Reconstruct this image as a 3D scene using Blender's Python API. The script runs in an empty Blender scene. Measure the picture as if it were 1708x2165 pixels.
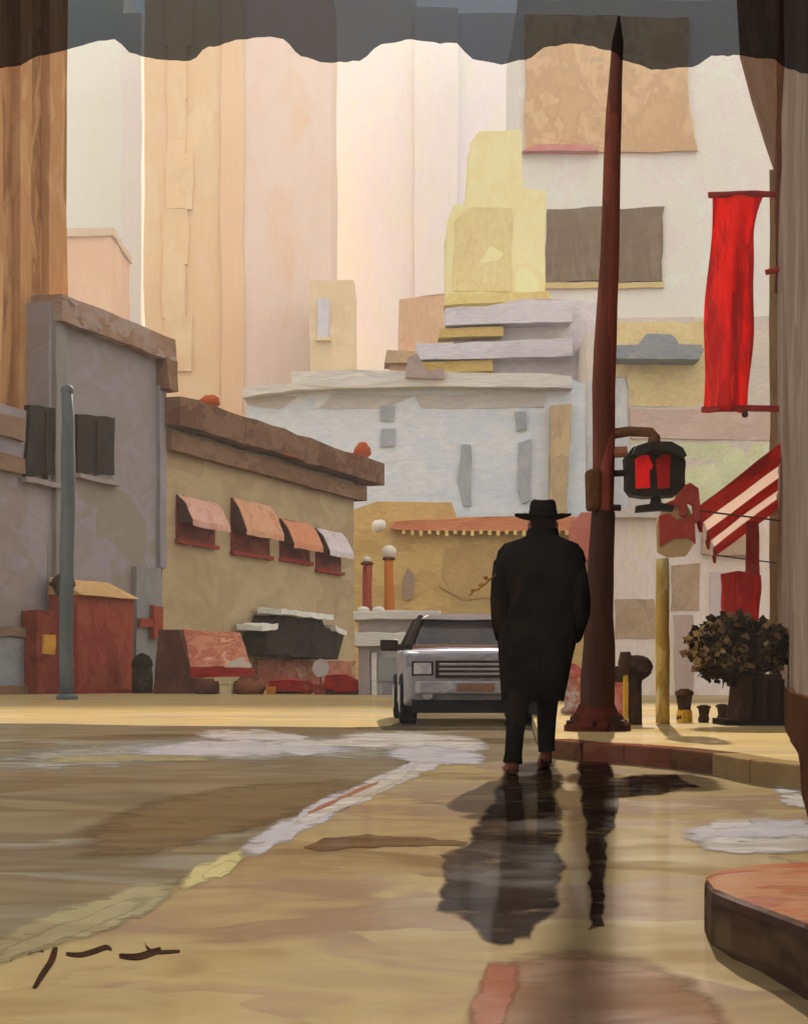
import bpy, bmesh, math, random
from mathutils import Vector, Matrix, noise
random.seed(7)
R = math.radians
scene = bpy.context.scene
C = scene.collection

# ------------------------------------------------------------------ camera
CAMZ, F, CX, HY = 0.62, 3600.0, 854.0, 1430.0
cam_d = bpy.data.cameras.new('camera')
cam = bpy.data.objects.new('camera', cam_d); C.objects.link(cam)
cam.location = (0, 0, CAMZ); cam.rotation_euler = (R(90), 0, 0)
cam_d.sensor_fit = 'VERTICAL'; cam_d.sensor_height = 24.0
cam_d.lens = 24.0 * F / 2165.0
cam_d.shift_y = (HY - 1082.5) / 2165.0
cam_d.clip_end = 6000; cam_d.clip_start = 0.05
scene.camera = cam

# ------------------------------------------------------------------ sky, sun, exposure
SUN_AZ, SUN_EL = 7.3, 24.5            # degrees right of the view axis, degrees up
world = bpy.data.worlds.new('World'); scene.world = world; world.use_nodes = True
wn, wl = world.node_tree.nodes, world.node_tree.links
wn.clear()
wo = wn.new('ShaderNodeOutputWorld'); bg = wn.new('ShaderNodeBackground')
sky = wn.new('ShaderNodeTexSky'); sky.sky_type = 'NISHITA'; sky.sun_disc = False
sky.sun_elevation = R(SUN_EL); sky.sun_rotation = R(SUN_AZ)
sky.air_density = 1.0; sky.dust_density = 4.0; sky.ozone_density = 0.6
veil = wn.new('ShaderNodeMixRGB'); veil.blend_type = 'MIX'; veil.inputs['Fac'].default_value = 0.985
veil.inputs['Color2'].default_value = (6.1, 6.0, 5.75, 1)      # even milky overcast veil
wl.new(sky.outputs[0], veil.inputs['Color1']); wl.new(veil.outputs[0], bg.inputs['Color'])
bg.inputs['Strength'].default_value = 0.072
wl.new(bg.outputs[0], wo.inputs['Surface'])
sun_d = bpy.data.lights.new('sun', 'SUN'); sun_d.energy = 4.8; sun_d.angle = R(0.6); sun_d.color = (1.0, 0.92, 0.80)
sun = bpy.data.objects.new('sun', sun_d); C.objects.link(sun)
sun_dir = Vector((math.sin(R(SUN_AZ)) * math.cos(R(SUN_EL)), math.cos(R(SUN_AZ)) * math.cos(R(SUN_EL)), math.sin(R(SUN_EL))))
sun.rotation_euler = sun_dir.to_track_quat('Z', 'Y').to_euler(); sun.location = (0, 0, 60)
vs = scene.view_settings
vs.view_transform = 'Standard'; vs.look = 'None'; vs.gamma = 1.0; vs.exposure = 1.33; vs.use_curve_mapping = False
cy = scene.cycles
cy.max_bounces = 3; cy.diffuse_bounces = 2; cy.glossy_bounces = 2; cy.transparent_max_bounces = 5; cy.volume_bounces = 0
cy.use_adaptive_sampling = False; cy.use_light_tree = False
cy.caustics_reflective = False; cy.caustics_refractive = False
cy.use_denoising = True; cy.sample_clamp_indirect = 2.5

# ------------------------------------------------------------------ materials
def lin(c):
    return tuple(((v / 255.0) / 12.92 if v <= 10 else (((v / 255.0) + 0.055) / 1.055) ** 2.4) for v in c)
GAIN = 1.0
def alb(c, g=1.0):
    v = [q * GAIN * g for q in lin(c)]; k = min(1.0, 0.84 / max(v))
    return tuple(q * k for q in v) + (1,)
MATS = {}
def paint(name, cols, size=1.0, stretch=(1, 1, 1), rough=0.85, bump=0.25, wet=0.0, g=1.0, emit=None, soft=0.5, sheer=None, trans=0.0, feather=0.0):
    """brush-dabbed paint: broken patches of neighbouring hues, with raised strokes"""
    if name in MATS: return MATS[name]
    m = bpy.data.materials.new(name); m.use_nodes = True
    n, l = m.node_tree.nodes, m.node_tree.links
    b = n['Principled BSDF']
    tc = n.new('ShaderNodeTexCoord'); mp = n.new('ShaderNodeMapping')
    mp.inputs['Scale'].default_value = tuple(1.0 / (size * s) for s in stretch)
    mp.inputs['Location'].default_value = (random.random() * 9, random.random() * 9, random.random() * 9)
    l.new(tc.outputs['Object'], mp.inputs['Vector'])
    wn_ = n.new('ShaderNodeTexNoise'); wn_.inputs['Scale'].default_value = 2.3; wn_.inputs['Detail'].default_value = 1.5
    l.new(mp.outputs[0], wn_.inputs['Vector'])
    wv = n.new('ShaderNodeMixRGB'); wv.blend_type = 'LINEAR_LIGHT'; wv.inputs['Fac'].default_value = 0.45
    l.new(mp.outputs[0], wv.inputs['Color1']); l.new(wn_.outputs['Color'], wv.inputs['Color2'])
    vo = n.new('ShaderNodeTexVoronoi'); vo.inputs['Scale'].default_value = 1.0
    l.new(wv.outputs[0], vo.inputs['Vector'])
    sp = n.new('ShaderNodeSeparateColor'); l.new(vo.outputs['Color'], sp.inputs[0])
    nz = n.new('ShaderNodeTexNoise'); nz.inputs['Scale'].default_value = 0.9; nz.inputs['Detail'].default_value = 3; nz.inputs['Roughness'].default_value = 0.5; nz.inputs['Distortion'].default_value = 0.8
    l.new(wv.outputs[0], nz.inputs['Vector'])
    st = n.new('ShaderNodeMapRange'); st.inputs['From Min'].default_value = 0.28; st.inputs['From Max'].default_value = 0.72
    l.new(nz.outputs['Fac'], st.inputs['Value'])
    mx = n.new('ShaderNodeMix'); mx.data_type = 'FLOAT'; mx.inputs[0].default_value = soft
    l.new(sp.outputs[0], mx.inputs[2]); l.new(st.outputs[0], mx.inputs[3])
    rp = n.new('ShaderNodeValToRGB'); cr = rp.color_ramp; cr.interpolation = 'EASE'
    while len(cr.elements) < len(cols): cr.elements.new(0.5)
    k = len(cols)
    for i, c in enumerate(cols):
        cr.elements[i].position = 0.12 + 0.76 * (i / max(1, k - 1)); cr.elements[i].color = alb(c, g)
    if k == 1: cr.elements[-1].color = alb(cols[0], g)
    l.new(mx.outputs[0], rp.inputs[0])
    # fine bristle grain
    m2 = n.new('ShaderNodeMapping'); m2.inputs['Scale'].default_value = tuple(1.0 / (size * s * s * 0.12) for s in stretch)
    l.new(tc.outputs['Object'], m2.inputs['Vector'])
    n2 = n.new('ShaderNodeTexNoise'); n2.inputs['Scale'].default_value = 1.0; n2.inputs['Detail'].default_value = 3; n2.inputs['Roughness'].default_value = 0.7
    l.new(m2.outputs[0], n2.inputs['Vector'])
    gr = n.new('ShaderNodeMapRange'); ga = 0.03 if size >= 3 else 0.09
    gr.inputs['To Min'].default_value = 1 - ga; gr.inputs['To Max'].default_value = 1 + ga
    gr.inputs['From Min'].default_value = 0.25; gr.inputs['From Max'].default_value = 0.75
    l.new(n2.outputs['Fac'], gr.inputs['Value'])
    ml = n.new('ShaderNodeMixRGB'); ml.blend_type = 'MULTIPLY'; ml.inputs['Fac'].default_value = 1.0
    l.new(rp.outputs[0], ml.inputs['Color1']); l.new(gr.outputs[0], ml.inputs['Color2'])
    l.new(ml.outputs[0], b.inputs['Base Color'])
    b.inputs['Roughness'].default_value = rough
    b.inputs['Specular IOR Level'].default_value = 0.0 if rough >= 0.85 else 0.05
    if bump > 0:
        ad = n.new('ShaderNodeMath'); ad.operation = 'ADD'
        l.new(n2.outputs['Fac'], ad.inputs[0]); l.new(nz.outputs['Fac'], ad.inputs[1])
        bp = n.new('ShaderNodeBump'); bp.inputs['Strength'].default_value = bump; bp.inputs['Distance'].default_value = size * 0.10
        l.new(ad.outputs[0], bp.inputs['Height']); l.new(bp.outputs[0], b.inputs['Normal'])
    if wet > 0:
        b.inputs['Coat Weight'].default_value = wet; b.inputs['Coat IOR'].default_value = 1.85
        wr = n.new('ShaderNodeMapRange'); wr.inputs['From Min'].default_value = 0.3; wr.inputs['From Max'].default_value = 0.7
        wr.inputs['To Min'].default_value = 0.05; wr.inputs['To Max'].default_value = 0.11
        l.new(nz.outputs['Fac'], wr.inputs['Value']); l.new(wr.outputs[0], b.inputs['Coat Roughness'])
        b.inputs['Specular IOR Level'].default_value = 0.0
        cw = n.new('ShaderNodeMapRange'); cw.inputs['From Min'].default_value = 0.36; cw.inputs['From Max'].default_value = 0.60
        cw.inputs['To Min'].default_value = wet * wet * 0.75; cw.inputs['To Max'].default_value = wet
        l.new(nz.outputs['Fac'], cw.inputs['Value']); l.new(cw.outputs[0], b.inputs['Coat Weight'])
    if emit:
        l.new(ml.outputs[0], b.inputs['Emission Color']); b.inputs['Emission Strength'].default_value = emit
    if sheer:
        out = n['Material Output']; tr = n.new('ShaderNodeBsdfTransparent'); tr.inputs[0].default_value = sheer + (1,)
        ms = n.new('ShaderNodeMixShader'); ms.inputs[0].default_value = 0.16
        l.new(tr.outputs[0], ms.inputs[1]); l.new(b.outputs[0], ms.inputs[2]); l.new(ms.outputs[0], out.inputs['Surface'])
    if feather:
        out = n['Material Output']; tr = n.new('ShaderNodeBsdfTransparent'); ms = n.new('ShaderNodeMixShader')
        at = n.new('ShaderNodeAttribute'); at.attribute_name = 'fade'
        m3 = n.new('ShaderNodeMapping'); m3.inputs['Scale'].default_value = (4.0, 5.0, 5.0); l.new(tc.outputs['Object'], m3.inputs['Vector'])
        n3 = n.new('ShaderNodeTexNoise'); n3.inputs['Scale'].default_value = 1.0; n3.inputs['Detail'].default_value = 4; n3.inputs['Roughness'].default_value = 0.65; l.new(m3.outputs[0], n3.inputs['Vector'])
        a0 = n.new('ShaderNodeMapRange'); a0.inputs['From Min'].default_value = 0.3; a0.inputs['From Max'].default_value = 0.7; a0.inputs['To Min'].default_value = 0.25; a0.inputs['To Max'].default_value = 1.5; l.new(n3.outputs['Fac'], a0.inputs['Value'])
        a1 = n.new('ShaderNodeMath'); a1.operation = 'MULTIPLY'; l.new(a0.outputs[0], a1.inputs[0]); l.new(at.outputs['Fac'], a1.inputs[1])
        dr = n.new('ShaderNodeMapRange'); dr.interpolation_type = 'SMOOTHSTEP'; dr.inputs['From Min'].default_value = 0.06; dr.inputs['From Max'].default_value = 0.06 + feather; l.new(a1.outputs[0], dr.inputs['Value'])
        l.new(dr.outputs[0], ms.inputs[0]); l.new(tr.outputs[0], ms.inputs[1]); l.new(b.outputs[0], ms.inputs[2]); l.new(ms.outputs[0], out.inputs['Surface'])
    if trans:
        out = n['Material Output']; tl = n.new('ShaderNodeBsdfTranslucent'); l.new(ml.outputs[0], tl.inputs['Color'])
        ms = n.new('ShaderNodeMixShader'); ms.inputs[0].default_value = trans
        l.new(b.outputs[0], ms.inputs[1]); l.new(tl.outputs[0], ms.inputs[2]); l.new(ms.outputs[0], out.inputs['Surface'])
    MATS[name] = m
    return m
def glass(name, tint, rough=0.08):
    m = bpy.data.materials.new(name); m.use_nodes = True
    n, l = m.node_tree.nodes, m.node_tree.links
    b = n['Principled BSDF']; b.inputs['Base Color'].default_value = tint + (1,); b.inputs['Roughness'].default_value = rough
    tr = n.new('ShaderNodeBsdfTransparent'); tr.inputs[0].default_value = (0.8, 0.8, 0.8, 1)
    ms = n.new('ShaderNodeMixShader'); ms.inputs[0].default_value = 0.45
    l.new(tr.outputs[0], ms.inputs[1]); l.new(b.outputs[0], ms.inputs[2]); l.new(ms.outputs[0], n['Material Output'].inputs['Surface'])
    return m

# ------------------------------------------------------------------ frames: a pixel column/row on a facade plane -> metres
def gx(x, D): return (x - CX) / F * D
def gz(y, D): return CAMZ - (y - HY) / F * D
def gd(y): return CAMZ * F / (y - HY)
def G(x, y, z=0.0):
    D = (CAMZ - z) * F / (y - HY)
    return Vector((gx(x, D), D, z))
class Frame:
    def __init__(s, origin, ang, flip=1):
        s.o = Vector((origin[0], origin[1])); s.d = Vector((math.sin(R(ang)), math.cos(R(ang))))
        s.n = Vector((s.d.y, -s.d.x)) * flip
    def s_at(s, x):
        t = (x - CX) / F
        return (t * s.o.y - s.o.x) / (s.d.x - t * s.d.y)
    def sz(s, x, y):
        k = s.s_at(x); D = s.o.y + k * s.d.y
        return k, gz(y, D)
    def w(s, k, n, z):
        p = s.o + s.d * k + s.n * n
        return Vector((p.x, p.y, z))
    def px(s, x, y, n=0.0):
        k, z = s.sz(x, y)
        return s.w(k, n, z)
def shift(f, n):
    g = Frame((0, 1), 0); g.d = f.d; g.n = f.n; g.o = f.o + f.n * n
    return g
def front(D): return Frame((0, D), 90)

# ------------------------------------------------------------------ mesh builder
class MB:
    def __init__(s): s.bm = bmesh.new()
    def poly_prism(s, pts, off):
        """pts: world polygon, off: extrusion vector"""
        a = [s.bm.verts.new(p) for p in pts]; b = [s.bm.verts.new(Vector(p) + off) for p in pts]
        s.bm.faces.new(a); s.bm.faces.new(list(reversed(b)))
        n = len(a)
        for i in range(n): s.bm.faces.new((a[i], b[i], b[(i + 1) % n], a[(i + 1) % n]))
        return s
    def box(s, lo, hi):
        x0, y0, z0 = lo; x1, y1, z1 = hi
        return s.poly_prism([(x0, y0, z0), (x1, y0, z0), (x1, y0, z1), (x0, y0, z1)], Vector((0, y1 - y0, 0)))
    def fbox(s, f, k0, k1, n0, n1, z0, z1):
        P = [f.w(k0, n1, z0), f.w(k1, n1, z0), f.w(k1, n1, z1), f.w(k0, n1, z1)]
        nn = f.n * (n0 - n1)
        return s.poly_prism(P, Vector((nn.x, nn.y, 0)))
    def fpoly(s, f, pix, n0, n1):
        P = [f.px(x, y, 0) for x, y in pix]
        P = [p + Vector((f.n.x, f.n.y, 0)) * n1 for p in P]
        nn = f.n * (n0 - n1)
        return s.poly_prism(P, Vector((nn.x, nn.y, 0)))
    def fpix(s, f, x0, x1, y0, y1, n0, n1, ref=None):
        """box on facade from pixel extents; heights read at column ref (default the middle)"""
        ref = (x0 + x1) / 2 if ref is None else ref
        z0 = f.sz(ref, y1)[1]; z1 = f.sz(ref, y0)[1]
        return s.fbox(f, f.s_at(x0), f.s_at(x1), n0, n1, z0, z1)
    def loft(s, rings, cap=True, closed=True):
        V = [[s.bm.verts.new(p) for p in r] for r in rings]
        n = len(V[0])
        for i in range(len(V) - 1):
            for j in range(n if closed else n - 1):
                s.bm.faces.new((V[i][j], V[i][(j + 1) % n], V[i + 1][(j + 1) % n], V[i + 1][j]))
        if cap and closed:
            s.bm.faces.new(list(reversed(V[0]))); s.bm.faces.new(V[-1])
        return s
    def tube(s, pts, rad, seg=10, up=Vector((0, 0, 1))):
        pts = [Vector(p) for p in pts]
        rad = rad if isinstance(rad, (list, tuple)) else [rad] * len(pts)
        rings = []
        for i, p in enumerate(pts):
            t = (pts[min(i + 1, len(pts) - 1)] - pts[max(i - 1, 0)]).normalized()
            a = t.cross(Vector((0.13, 0.97, 0.21))).normalized(); b = t.cross(a)
            rings.append([p + (a * math.cos(q) + b * math.sin(q)) * rad[i] for q in [2 * math.pi * j / seg for j in range(seg)]])
        return s.loft(rings)
    def lathe(s, c, prof, seg=16, sx=1.0, sy=1.0):
        """prof: (radius, z)"""
        c = Vector(c)
        return s.loft([[c + Vector((r * math.cos(q) * sx, r * math.sin(q) * sy, z)) for q in [2 * math.pi * j / seg for j in range(seg)]] for r, z in prof])
    def ball(s, c, r, seg=14, sz=1.0):
        return s.lathe(c, [(r * max(0.02, math.sin(math.pi * i / 8)), -r * sz * math.cos(math.pi * i / 8)) for i in range(9)], seg)
    def sub(s, L):
        for _ in range(4):
            long = [e for e in s.bm.edges if e.calc_length() > L * 1.6]
            if not long or len(s.bm.verts) > 9000: break
            bmesh.ops.subdivide_edges(s.bm, edges=long, cuts=1, use_grid_fill=True)
        return s
    def wob(s, amp, size):
        """uneven hand-laid edges"""
        for v in s.bm.verts:
            q = v.co / size
            d = noise.noise_vector(q) + 0.5 * noise.noise_vector(q * 2.7 + Vector((5, 3, 1)))
            v.co += d * amp
        return s
    def mesh(s, name, base=Vector((0, 0, 0)), smooth=False):
        bmesh.ops.recalc_face_normals(s.bm, faces=s.bm.faces[:])
        for v in s.bm.verts: v.co -= base
        me = bpy.data.meshes.new(name); s.bm.to_mesh(me); s.bm.free()
        if smooth:
            for p in me.polygons: p.use_smooth = True
        return me
class Thing:
    def __init__(s, name, label, cat, base, group=None, parent=None):
        s.base = Vector(base)
        s.o = bpy.data.objects.new(name, None); C.objects.link(s.o); s.o.location = s.base
        s.o.empty_display_size = 0.2
        s.o['label'] = label; s.o['category'] = cat
        if group: s.o['group'] = group
    def part(s, name, mb, mat, parent=None, label=None, smooth=False, bevel=0, wob=None, kind=None):
        if wob: mb.sub(wob[2] if len(wob) > 2 else wob[1] * 0.6).wob(wob[0], wob[1])
        o = bpy.data.objects.new(name, mb.mesh(name, s.base, smooth)); C.objects.link(o)
        o.parent = parent or s.o; o.data.materials.append(mat)
        if label: o['label'] = label
        if kind: o['kind'] = kind
        if bevel:
            m = o.modifiers.new('bevel', 'BEVEL'); m.width = bevel; m.segments = 2; m.limit_method = 'ANGLE'
        return o
def single(name, mb, mat, label, cat, base, group=None, smooth=False, bevel=0, wob=None, kind=None):
    if wob: mb.sub(wob[2] if len(wob) > 2 else wob[1] * 0.6).wob(wob[0], wob[1])
    o = bpy.data.objects.new(name, mb.mesh(name, Vector(base), smooth)); C.objects.link(o)
    o.location = Vector(base); o.data.materials.append(mat)
    if kind: o['kind'] = kind
    if label: o['label'] = label
    if cat: o['category'] = cat
    if group: o['group'] = group
    if bevel:
        m = o.modifiers.new('bevel', 'BEVEL'); m.width = bevel; m.segments = 2; m.limit_method = 'ANGLE'
    return o
def struct(name, mb, mat, wob=None):
    return single(name, mb, mat, None, None, (0, 0, 0), wob=wob, kind='structure')
def sheet(pix, z, thick=None, raw=None):
    """a ground sheet from pixel corners (ragged, many points along the rim)"""
    P = [G(x, y, z) for x, y in pix] if raw is None else raw
    mb = MB()
    if thick: return mb.poly_prism(P, Vector((0, 0, -thick)))
    vs_ = [mb.bm.verts.new(p) for p in P]; mb.bm.faces.new(vs_)
    return mb
def faded(rings, z, closed=True):
    """ground sheet from matching pixel rings (outer worn rim -> solid core)"""
    mb = MB(); lay = mb.bm.verts.layers.float.new('fade'); V = []
    for k, r in enumerate(rings):
        row = []
        for x, y in r:
            v = mb.bm.verts.new(G(x, y, z)); v[lay] = k / (len(rings) - 1); row.append(v)
        V.append(row)
    n = len(V[0])
    for i in range(len(V) - 1):
        for j in range(n if closed else n - 1): mb.bm.faces.new((V[i][j], V[i][(j + 1) % n], V[i + 1][(j + 1) % n], V[i + 1][j]))
    if closed: mb.bm.faces.new(V[-1])
    return mb
def ragged(pix, amp=5, step=26, seed=1):
    out = []; rnd = random.Random(seed)
    for i in range(len(pix)):
        (x0, y0), (x1, y1) = pix[i], pix[(i + 1) % len(pix)]
        k = max(1, int(math.hypot(x1 - x0, (y1 - y0)) / step))
        for j in range(k):
            t = j / k
            yy = y0 + (y1 - y0) * t
            a = amp * min(1.0, (yy - HY) / 260.0)
            out.append((x0 + (x1 - x0) * t + rnd.uniform(-1, 1) * a * 1.6, yy + rnd.uniform(-1, 1) * a * 0.6))
    return out

# ------------------------------------------------------------------ palette
m_road = paint('road_asphalt', [(98, 82, 62), (118, 101, 77), (130, 115, 90), (112, 97, 74), (138, 130, 112)], 1.1, (2.2, 1.3, 1), 0.6, 0.10, wet=0.22, g=0.56)
m_cross = paint('crossing_asphalt', [(124, 102, 72), (148, 126, 90), (160, 140, 100), (140, 114, 90), (154, 138, 98)], 0.75, (1.6, 1.4, 1), 0.55, 0.08, wet=0.38, g=0.60)
m_walk = paint('sidewalk_gold', [(180, 152, 100), (196, 170, 118), (188, 164, 118), (174, 160, 134)], 1.2, (2.4, 1.0, 1), 0.7, 0.12, wet=0.3, g=0.75)
m_white = paint('marking_white', [(150, 132, 104), (178, 168, 156), (200, 194, 190), (186, 176, 180), (206, 200, 186)], 0.4, (1.8, 1.4, 1), 0.6, 0.15, wet=0.3, g=0.52, feather=0.45)
m_oldline = paint('marking_worn', [(146, 138, 108), (160, 150, 116), (150, 136, 104)], 0.5, (1.8, 1.4, 1), 0.6, 0.15, wet=0.3, g=0.52, feather=0.45)
m_yelline = paint('marking_yellow', [(172, 162, 114), (182, 170, 122)], 0.4, (1.6, 1.4, 1), 0.6, 0.15, wet=0.3, g=0.6, feather=0.45)
m_pink = paint('patch_pink', [(140, 108, 86), (128, 98, 76), (152, 118, 92)], 0.5, (1.8, 1.3, 1), 0.6, 0.1, wet=0.25, g=0.6, feather=0.45)
m_redpaint_refl = paint('red_road_paint', [(150, 100, 78), (158, 104, 84), (146, 104, 82)], 0.3, (1.4, 1.4, 1), 0.6, 0.1, wet=0.3, g=0.5, feather=0.45)
m_kerbdark = paint('kerb_dark', [(48, 34, 28), (62, 44, 36), (54, 40, 34)], 0.25, (2, 2, 1), 0.7, 0.4, wet=0.3)
m_kerbtop = paint('kerb_top', [(168, 96, 72), (184, 132, 96), (160, 84, 64), (180, 146, 106)], 0.35, (1.6, 1.0, 1), 0.6, 0.15, wet=0.2, g=0.45)
m_umber_dark = paint('tar', [(46, 32, 26), (60, 42, 32)], 0.2, rough=1.0, bump=0.0, g=0.7)  # dark brown of the signature strokes and the shoe heels
m_umber_dark.node_tree.nodes['Principled BSDF'].inputs['Specular IOR Level'].default_value = 0.0

m_pole = paint('pole_umber', [(116, 60, 46), (130, 66, 52), (96, 54, 42), (140, 72, 60)], 0.4, (1, 1, 5), 0.6, 0.3, g=1.0)
m_polelow = paint('pole_dark', [(58, 40, 32), (70, 46, 38), (48, 34, 28)], 0.35, (1, 1, 4), 0.6, 0.3)
# ------------------------------------------------------------------ ground
mb = MB(); vs_ = [mb.bm.verts.new(p) for p in ((-700, -40, 0), (700, -40, 0), (700, 1100, 0), (-700, 1100, 0))]; mb.bm.faces.new(vs_)
struct('road', mb, m_road)
struct('crossing_pavement', sheet(ragged([(-300, 2150), (0, 1990), (400, 1860), (905, 1612), (1190, 1606), (1500, 1628), (1760, 1640), (2100, 1720), (2300, 2300), (-300, 2300)], 6, 30, 3), 0.0008, 0.03), m_cross)
# far pavements (raised, with real kerb steps)
mb = MB(); fr = [mb.bm.verts.new(G(x, y, 0.002)) for x, y in ((-700, 1528), (100, 1530), (300, 1534), (560, 1536), (780, 1538), (826, 1534), (848, 1524), (858, 1512))]
bk = [mb.bm.verts.new(p) for p in ((-30, 38, 0.12), (-9, 38, 0.12), (-6.2, 38, 0.12), (-3.4, 38, 0.12), (-1.4, 38, 0.12), (-0.8, 38, 0.12), (-0.4, 40, 0.12), (-0.1, 44, 0.12))]
ed = [mb.bm.verts.new(p) for p in ((-60, 95, 0.12), (-30, 95, 0.12), (-20, 95, 0.12), (-12, 95, 0.12), (-6, 95, 0.12), (-3, 95, 0.12), (-1, 95, 0.12), (1, 95, 0.12))]
for i in range(7): mb.bm.faces.new((fr[i], fr[i + 1], bk[i + 1], bk[i])); mb.bm.faces.new((bk[i], bk[i + 1], ed[i + 1], ed[i]))
struct('pavement_far_left', mb, m_walk)
kp = [(1168, 1562), (1240, 1570), (1330, 1574), (1430, 1582), (1520, 1592), (1600, 1606), (1720, 1618), (1900, 1640)]
mb = MB(); mb.poly_prism([G(x, y, 0.13) for x, y in kp] + [Vector((14, 19, 0.13)), Vector((16, 60, 0.13)), Vector((3.2, 60, 0.13)), G(1120, 1500, 0.13), G(1135, 1540, 0.13)], Vector((0, 0, -0.17)))
struct('pavement_far_right', mb, m_walk)
# kerb stones of that pavement, each stone its own piece
kerb = Thing('kerb', 'brown kerb stones along the far pavement under the tall street pole', 'kerb', G(1345, 1600))
kerb.o['kind'] = 'structure'
dense = []
for i in range(len(kp) - 1):
    for t in (0,): dense.append((kp[i][0] + (kp[i + 1][0] - kp[i][0]) * t, kp[i][1] + (kp[i + 1][1] - kp[i][1]) * t))
dense.append(kp[-1])
for i in range(len(dense) - 1):
    a, b = G(*dense[i], 0.136), G(*dense[i + 1], 0.136)
    d = (b - a).normalized(); nrm = Vector((d.y, -d.x, 0)); a2 = a + d * 0.005; b2 = b - d * 0.005
    mb = MB().poly_prism([a2 + nrm * 0.05, b2 + nrm * 0.05, b2 - nrm * 0.16, a2 - nrm * 0.16], Vector((0, 0, -0.15)))
    kerb.part('kerb_stone', mb, paint('kerb_brown', [(96, 66, 50), (120, 84, 62), (84, 58, 46)], 0.3, (2, 2, 1), 0.9, 0.3, g=0.6) if i not in (1, 2) and i < 4 else paint('kerb_pale', [(150, 122, 84), (164, 136, 96)], 0.3, (2, 2, 1), 0.9, 0.2, g=0.6) if i >= 4 else paint('kerb_red', [(128, 74, 58), (140, 88, 70)], 0.3, (2, 2, 1), 0.9, 0.3, g=0.6), bevel=0.015)
# near right corner pavement with red painted kerb
rim = [(1490, 1868, 0.11), (1504, 1888, 0.115), (1546, 1906, 0.12), (1610, 1930, 0.12), (1700, 1964, 0.13), (1850, 2030, 0.13), (2050, 2130, 0.13)]
top = [(1490, 1856, 0.10), (1530, 1838, 0.115), (1600, 1828, 0.125), (1700, 1824, 0.13), (1850, 1832, 0.13), (2100, 1850, 0.13), (2300, 1860, 0.13)]
mb = MB(); ra = [mb.bm.verts.new(G(*q)) for q in rim]; rb_ = [mb.bm.verts.new(G(*q)) for q in top]; rc = [mb.bm.verts.new(Vector((v.co.x, v.co.y, -0.02))) for v in rb_]
for i in range(6): mb.bm.faces.new((ra[i], ra[i + 1], rb_[i + 1], rb_[i])); mb.bm.faces.new((rb_[i], rb_[i + 1], rc[i + 1], rc[i]))
struct('pavement_corner', mb, m_kerbtop)
kb = Thing('kerb', 'dark curved kerb at the lower right corner below reddish paving', 'kerb', G(1490, 1950))
kb.o['kind'] = 'structure'
for (i0, i1) in ((0, 3), (3, 6)):
    mb = MB(); rings = []
    for q in rim[i0:i1 + 1]:
        a = G(*q); nx = Vector((-0.25, -1, 0)).normalized()
        rings.append([a - nx * 0.06 + Vector((0, 0, 0.004)), a + nx * 0.012 + Vector((0, 0, 0.003)), a + nx * 0.03 + Vector((0, 0, -0.012)), Vector((a.x, a.y, -0.03)) + nx * 0.035, Vector((a.x, a.y, -0.03)) - nx * 0.06])
    mb.loft(rings)
    kb.part('kerb_stone', mb, m_kerbdark)
def mark(name, pix, mat, label, cat='road marking', z=0.0014, seed=1, amp=6, kind=None, step=22, inset=14, lerp=0.0):
    c = G(sum(p[0] for p in pix) / len(pix), sum(p[1] for p in pix) / len(pix))
    rg = ragged(pix, amp, step, seed); mx = sum(p[0] for p in rg) / len(rg); my = sum(p[1] for p in rg) / len(rg)
    n = len(rg); area = sum(rg[i][0] * rg[(i + 1) % n][1] - rg[(i + 1) % n][0] * rg[i][1] for i in range(n)); sg = 1 if area > 0 else -1
    core = []
    for i in range(n):
        if lerp: core.append((mx + (rg[i][0] - mx) * lerp, my + (rg[i][1] - my) * lerp)); continue
        (xa, ya), (xb, yb) = rg[i - 2], rg[(i + 2) % n]; dx, dy = xb - xa, yb - ya; q = math.hypot(dx, dy) or 1
        core.append((rg[i][0] - dy / q * inset * sg, rg[i][1] + dx / q * inset * sg * 0.7))
    return single(name, faded([rg, core], z + seed * 0.00003), mat, label, cat, c, kind=kind)
def stroke(pts, w, seed):
    rnd = random.Random(seed); up, dn = [], []; k = len(pts)
    full = []
    for i in range(k - 1):
        for t in (0, 0.2, 0.4, 0.6, 0.8): full.append((pts[i][0] + (pts[i + 1][0] - pts[i][0]) * t, pts[i][1] + (pts[i + 1][1] - pts[i][1]) * t))
    full.append(pts[-1]); n = len(full)
    for i, (x, y) in enumerate(full):
        t = i / (n - 1); prof = (1 - abs(2 * t - 1) ** 5) ** 0.7 + 0.02
        up.append((x + rnd.uniform(-4, 4), y - w * prof * rnd.uniform(0.78, 1.1))); dn.append((x + rnd.uniform(-4, 4), y + w * prof * rnd.uniform(0.78, 1.1)))
    return up, dn
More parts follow.
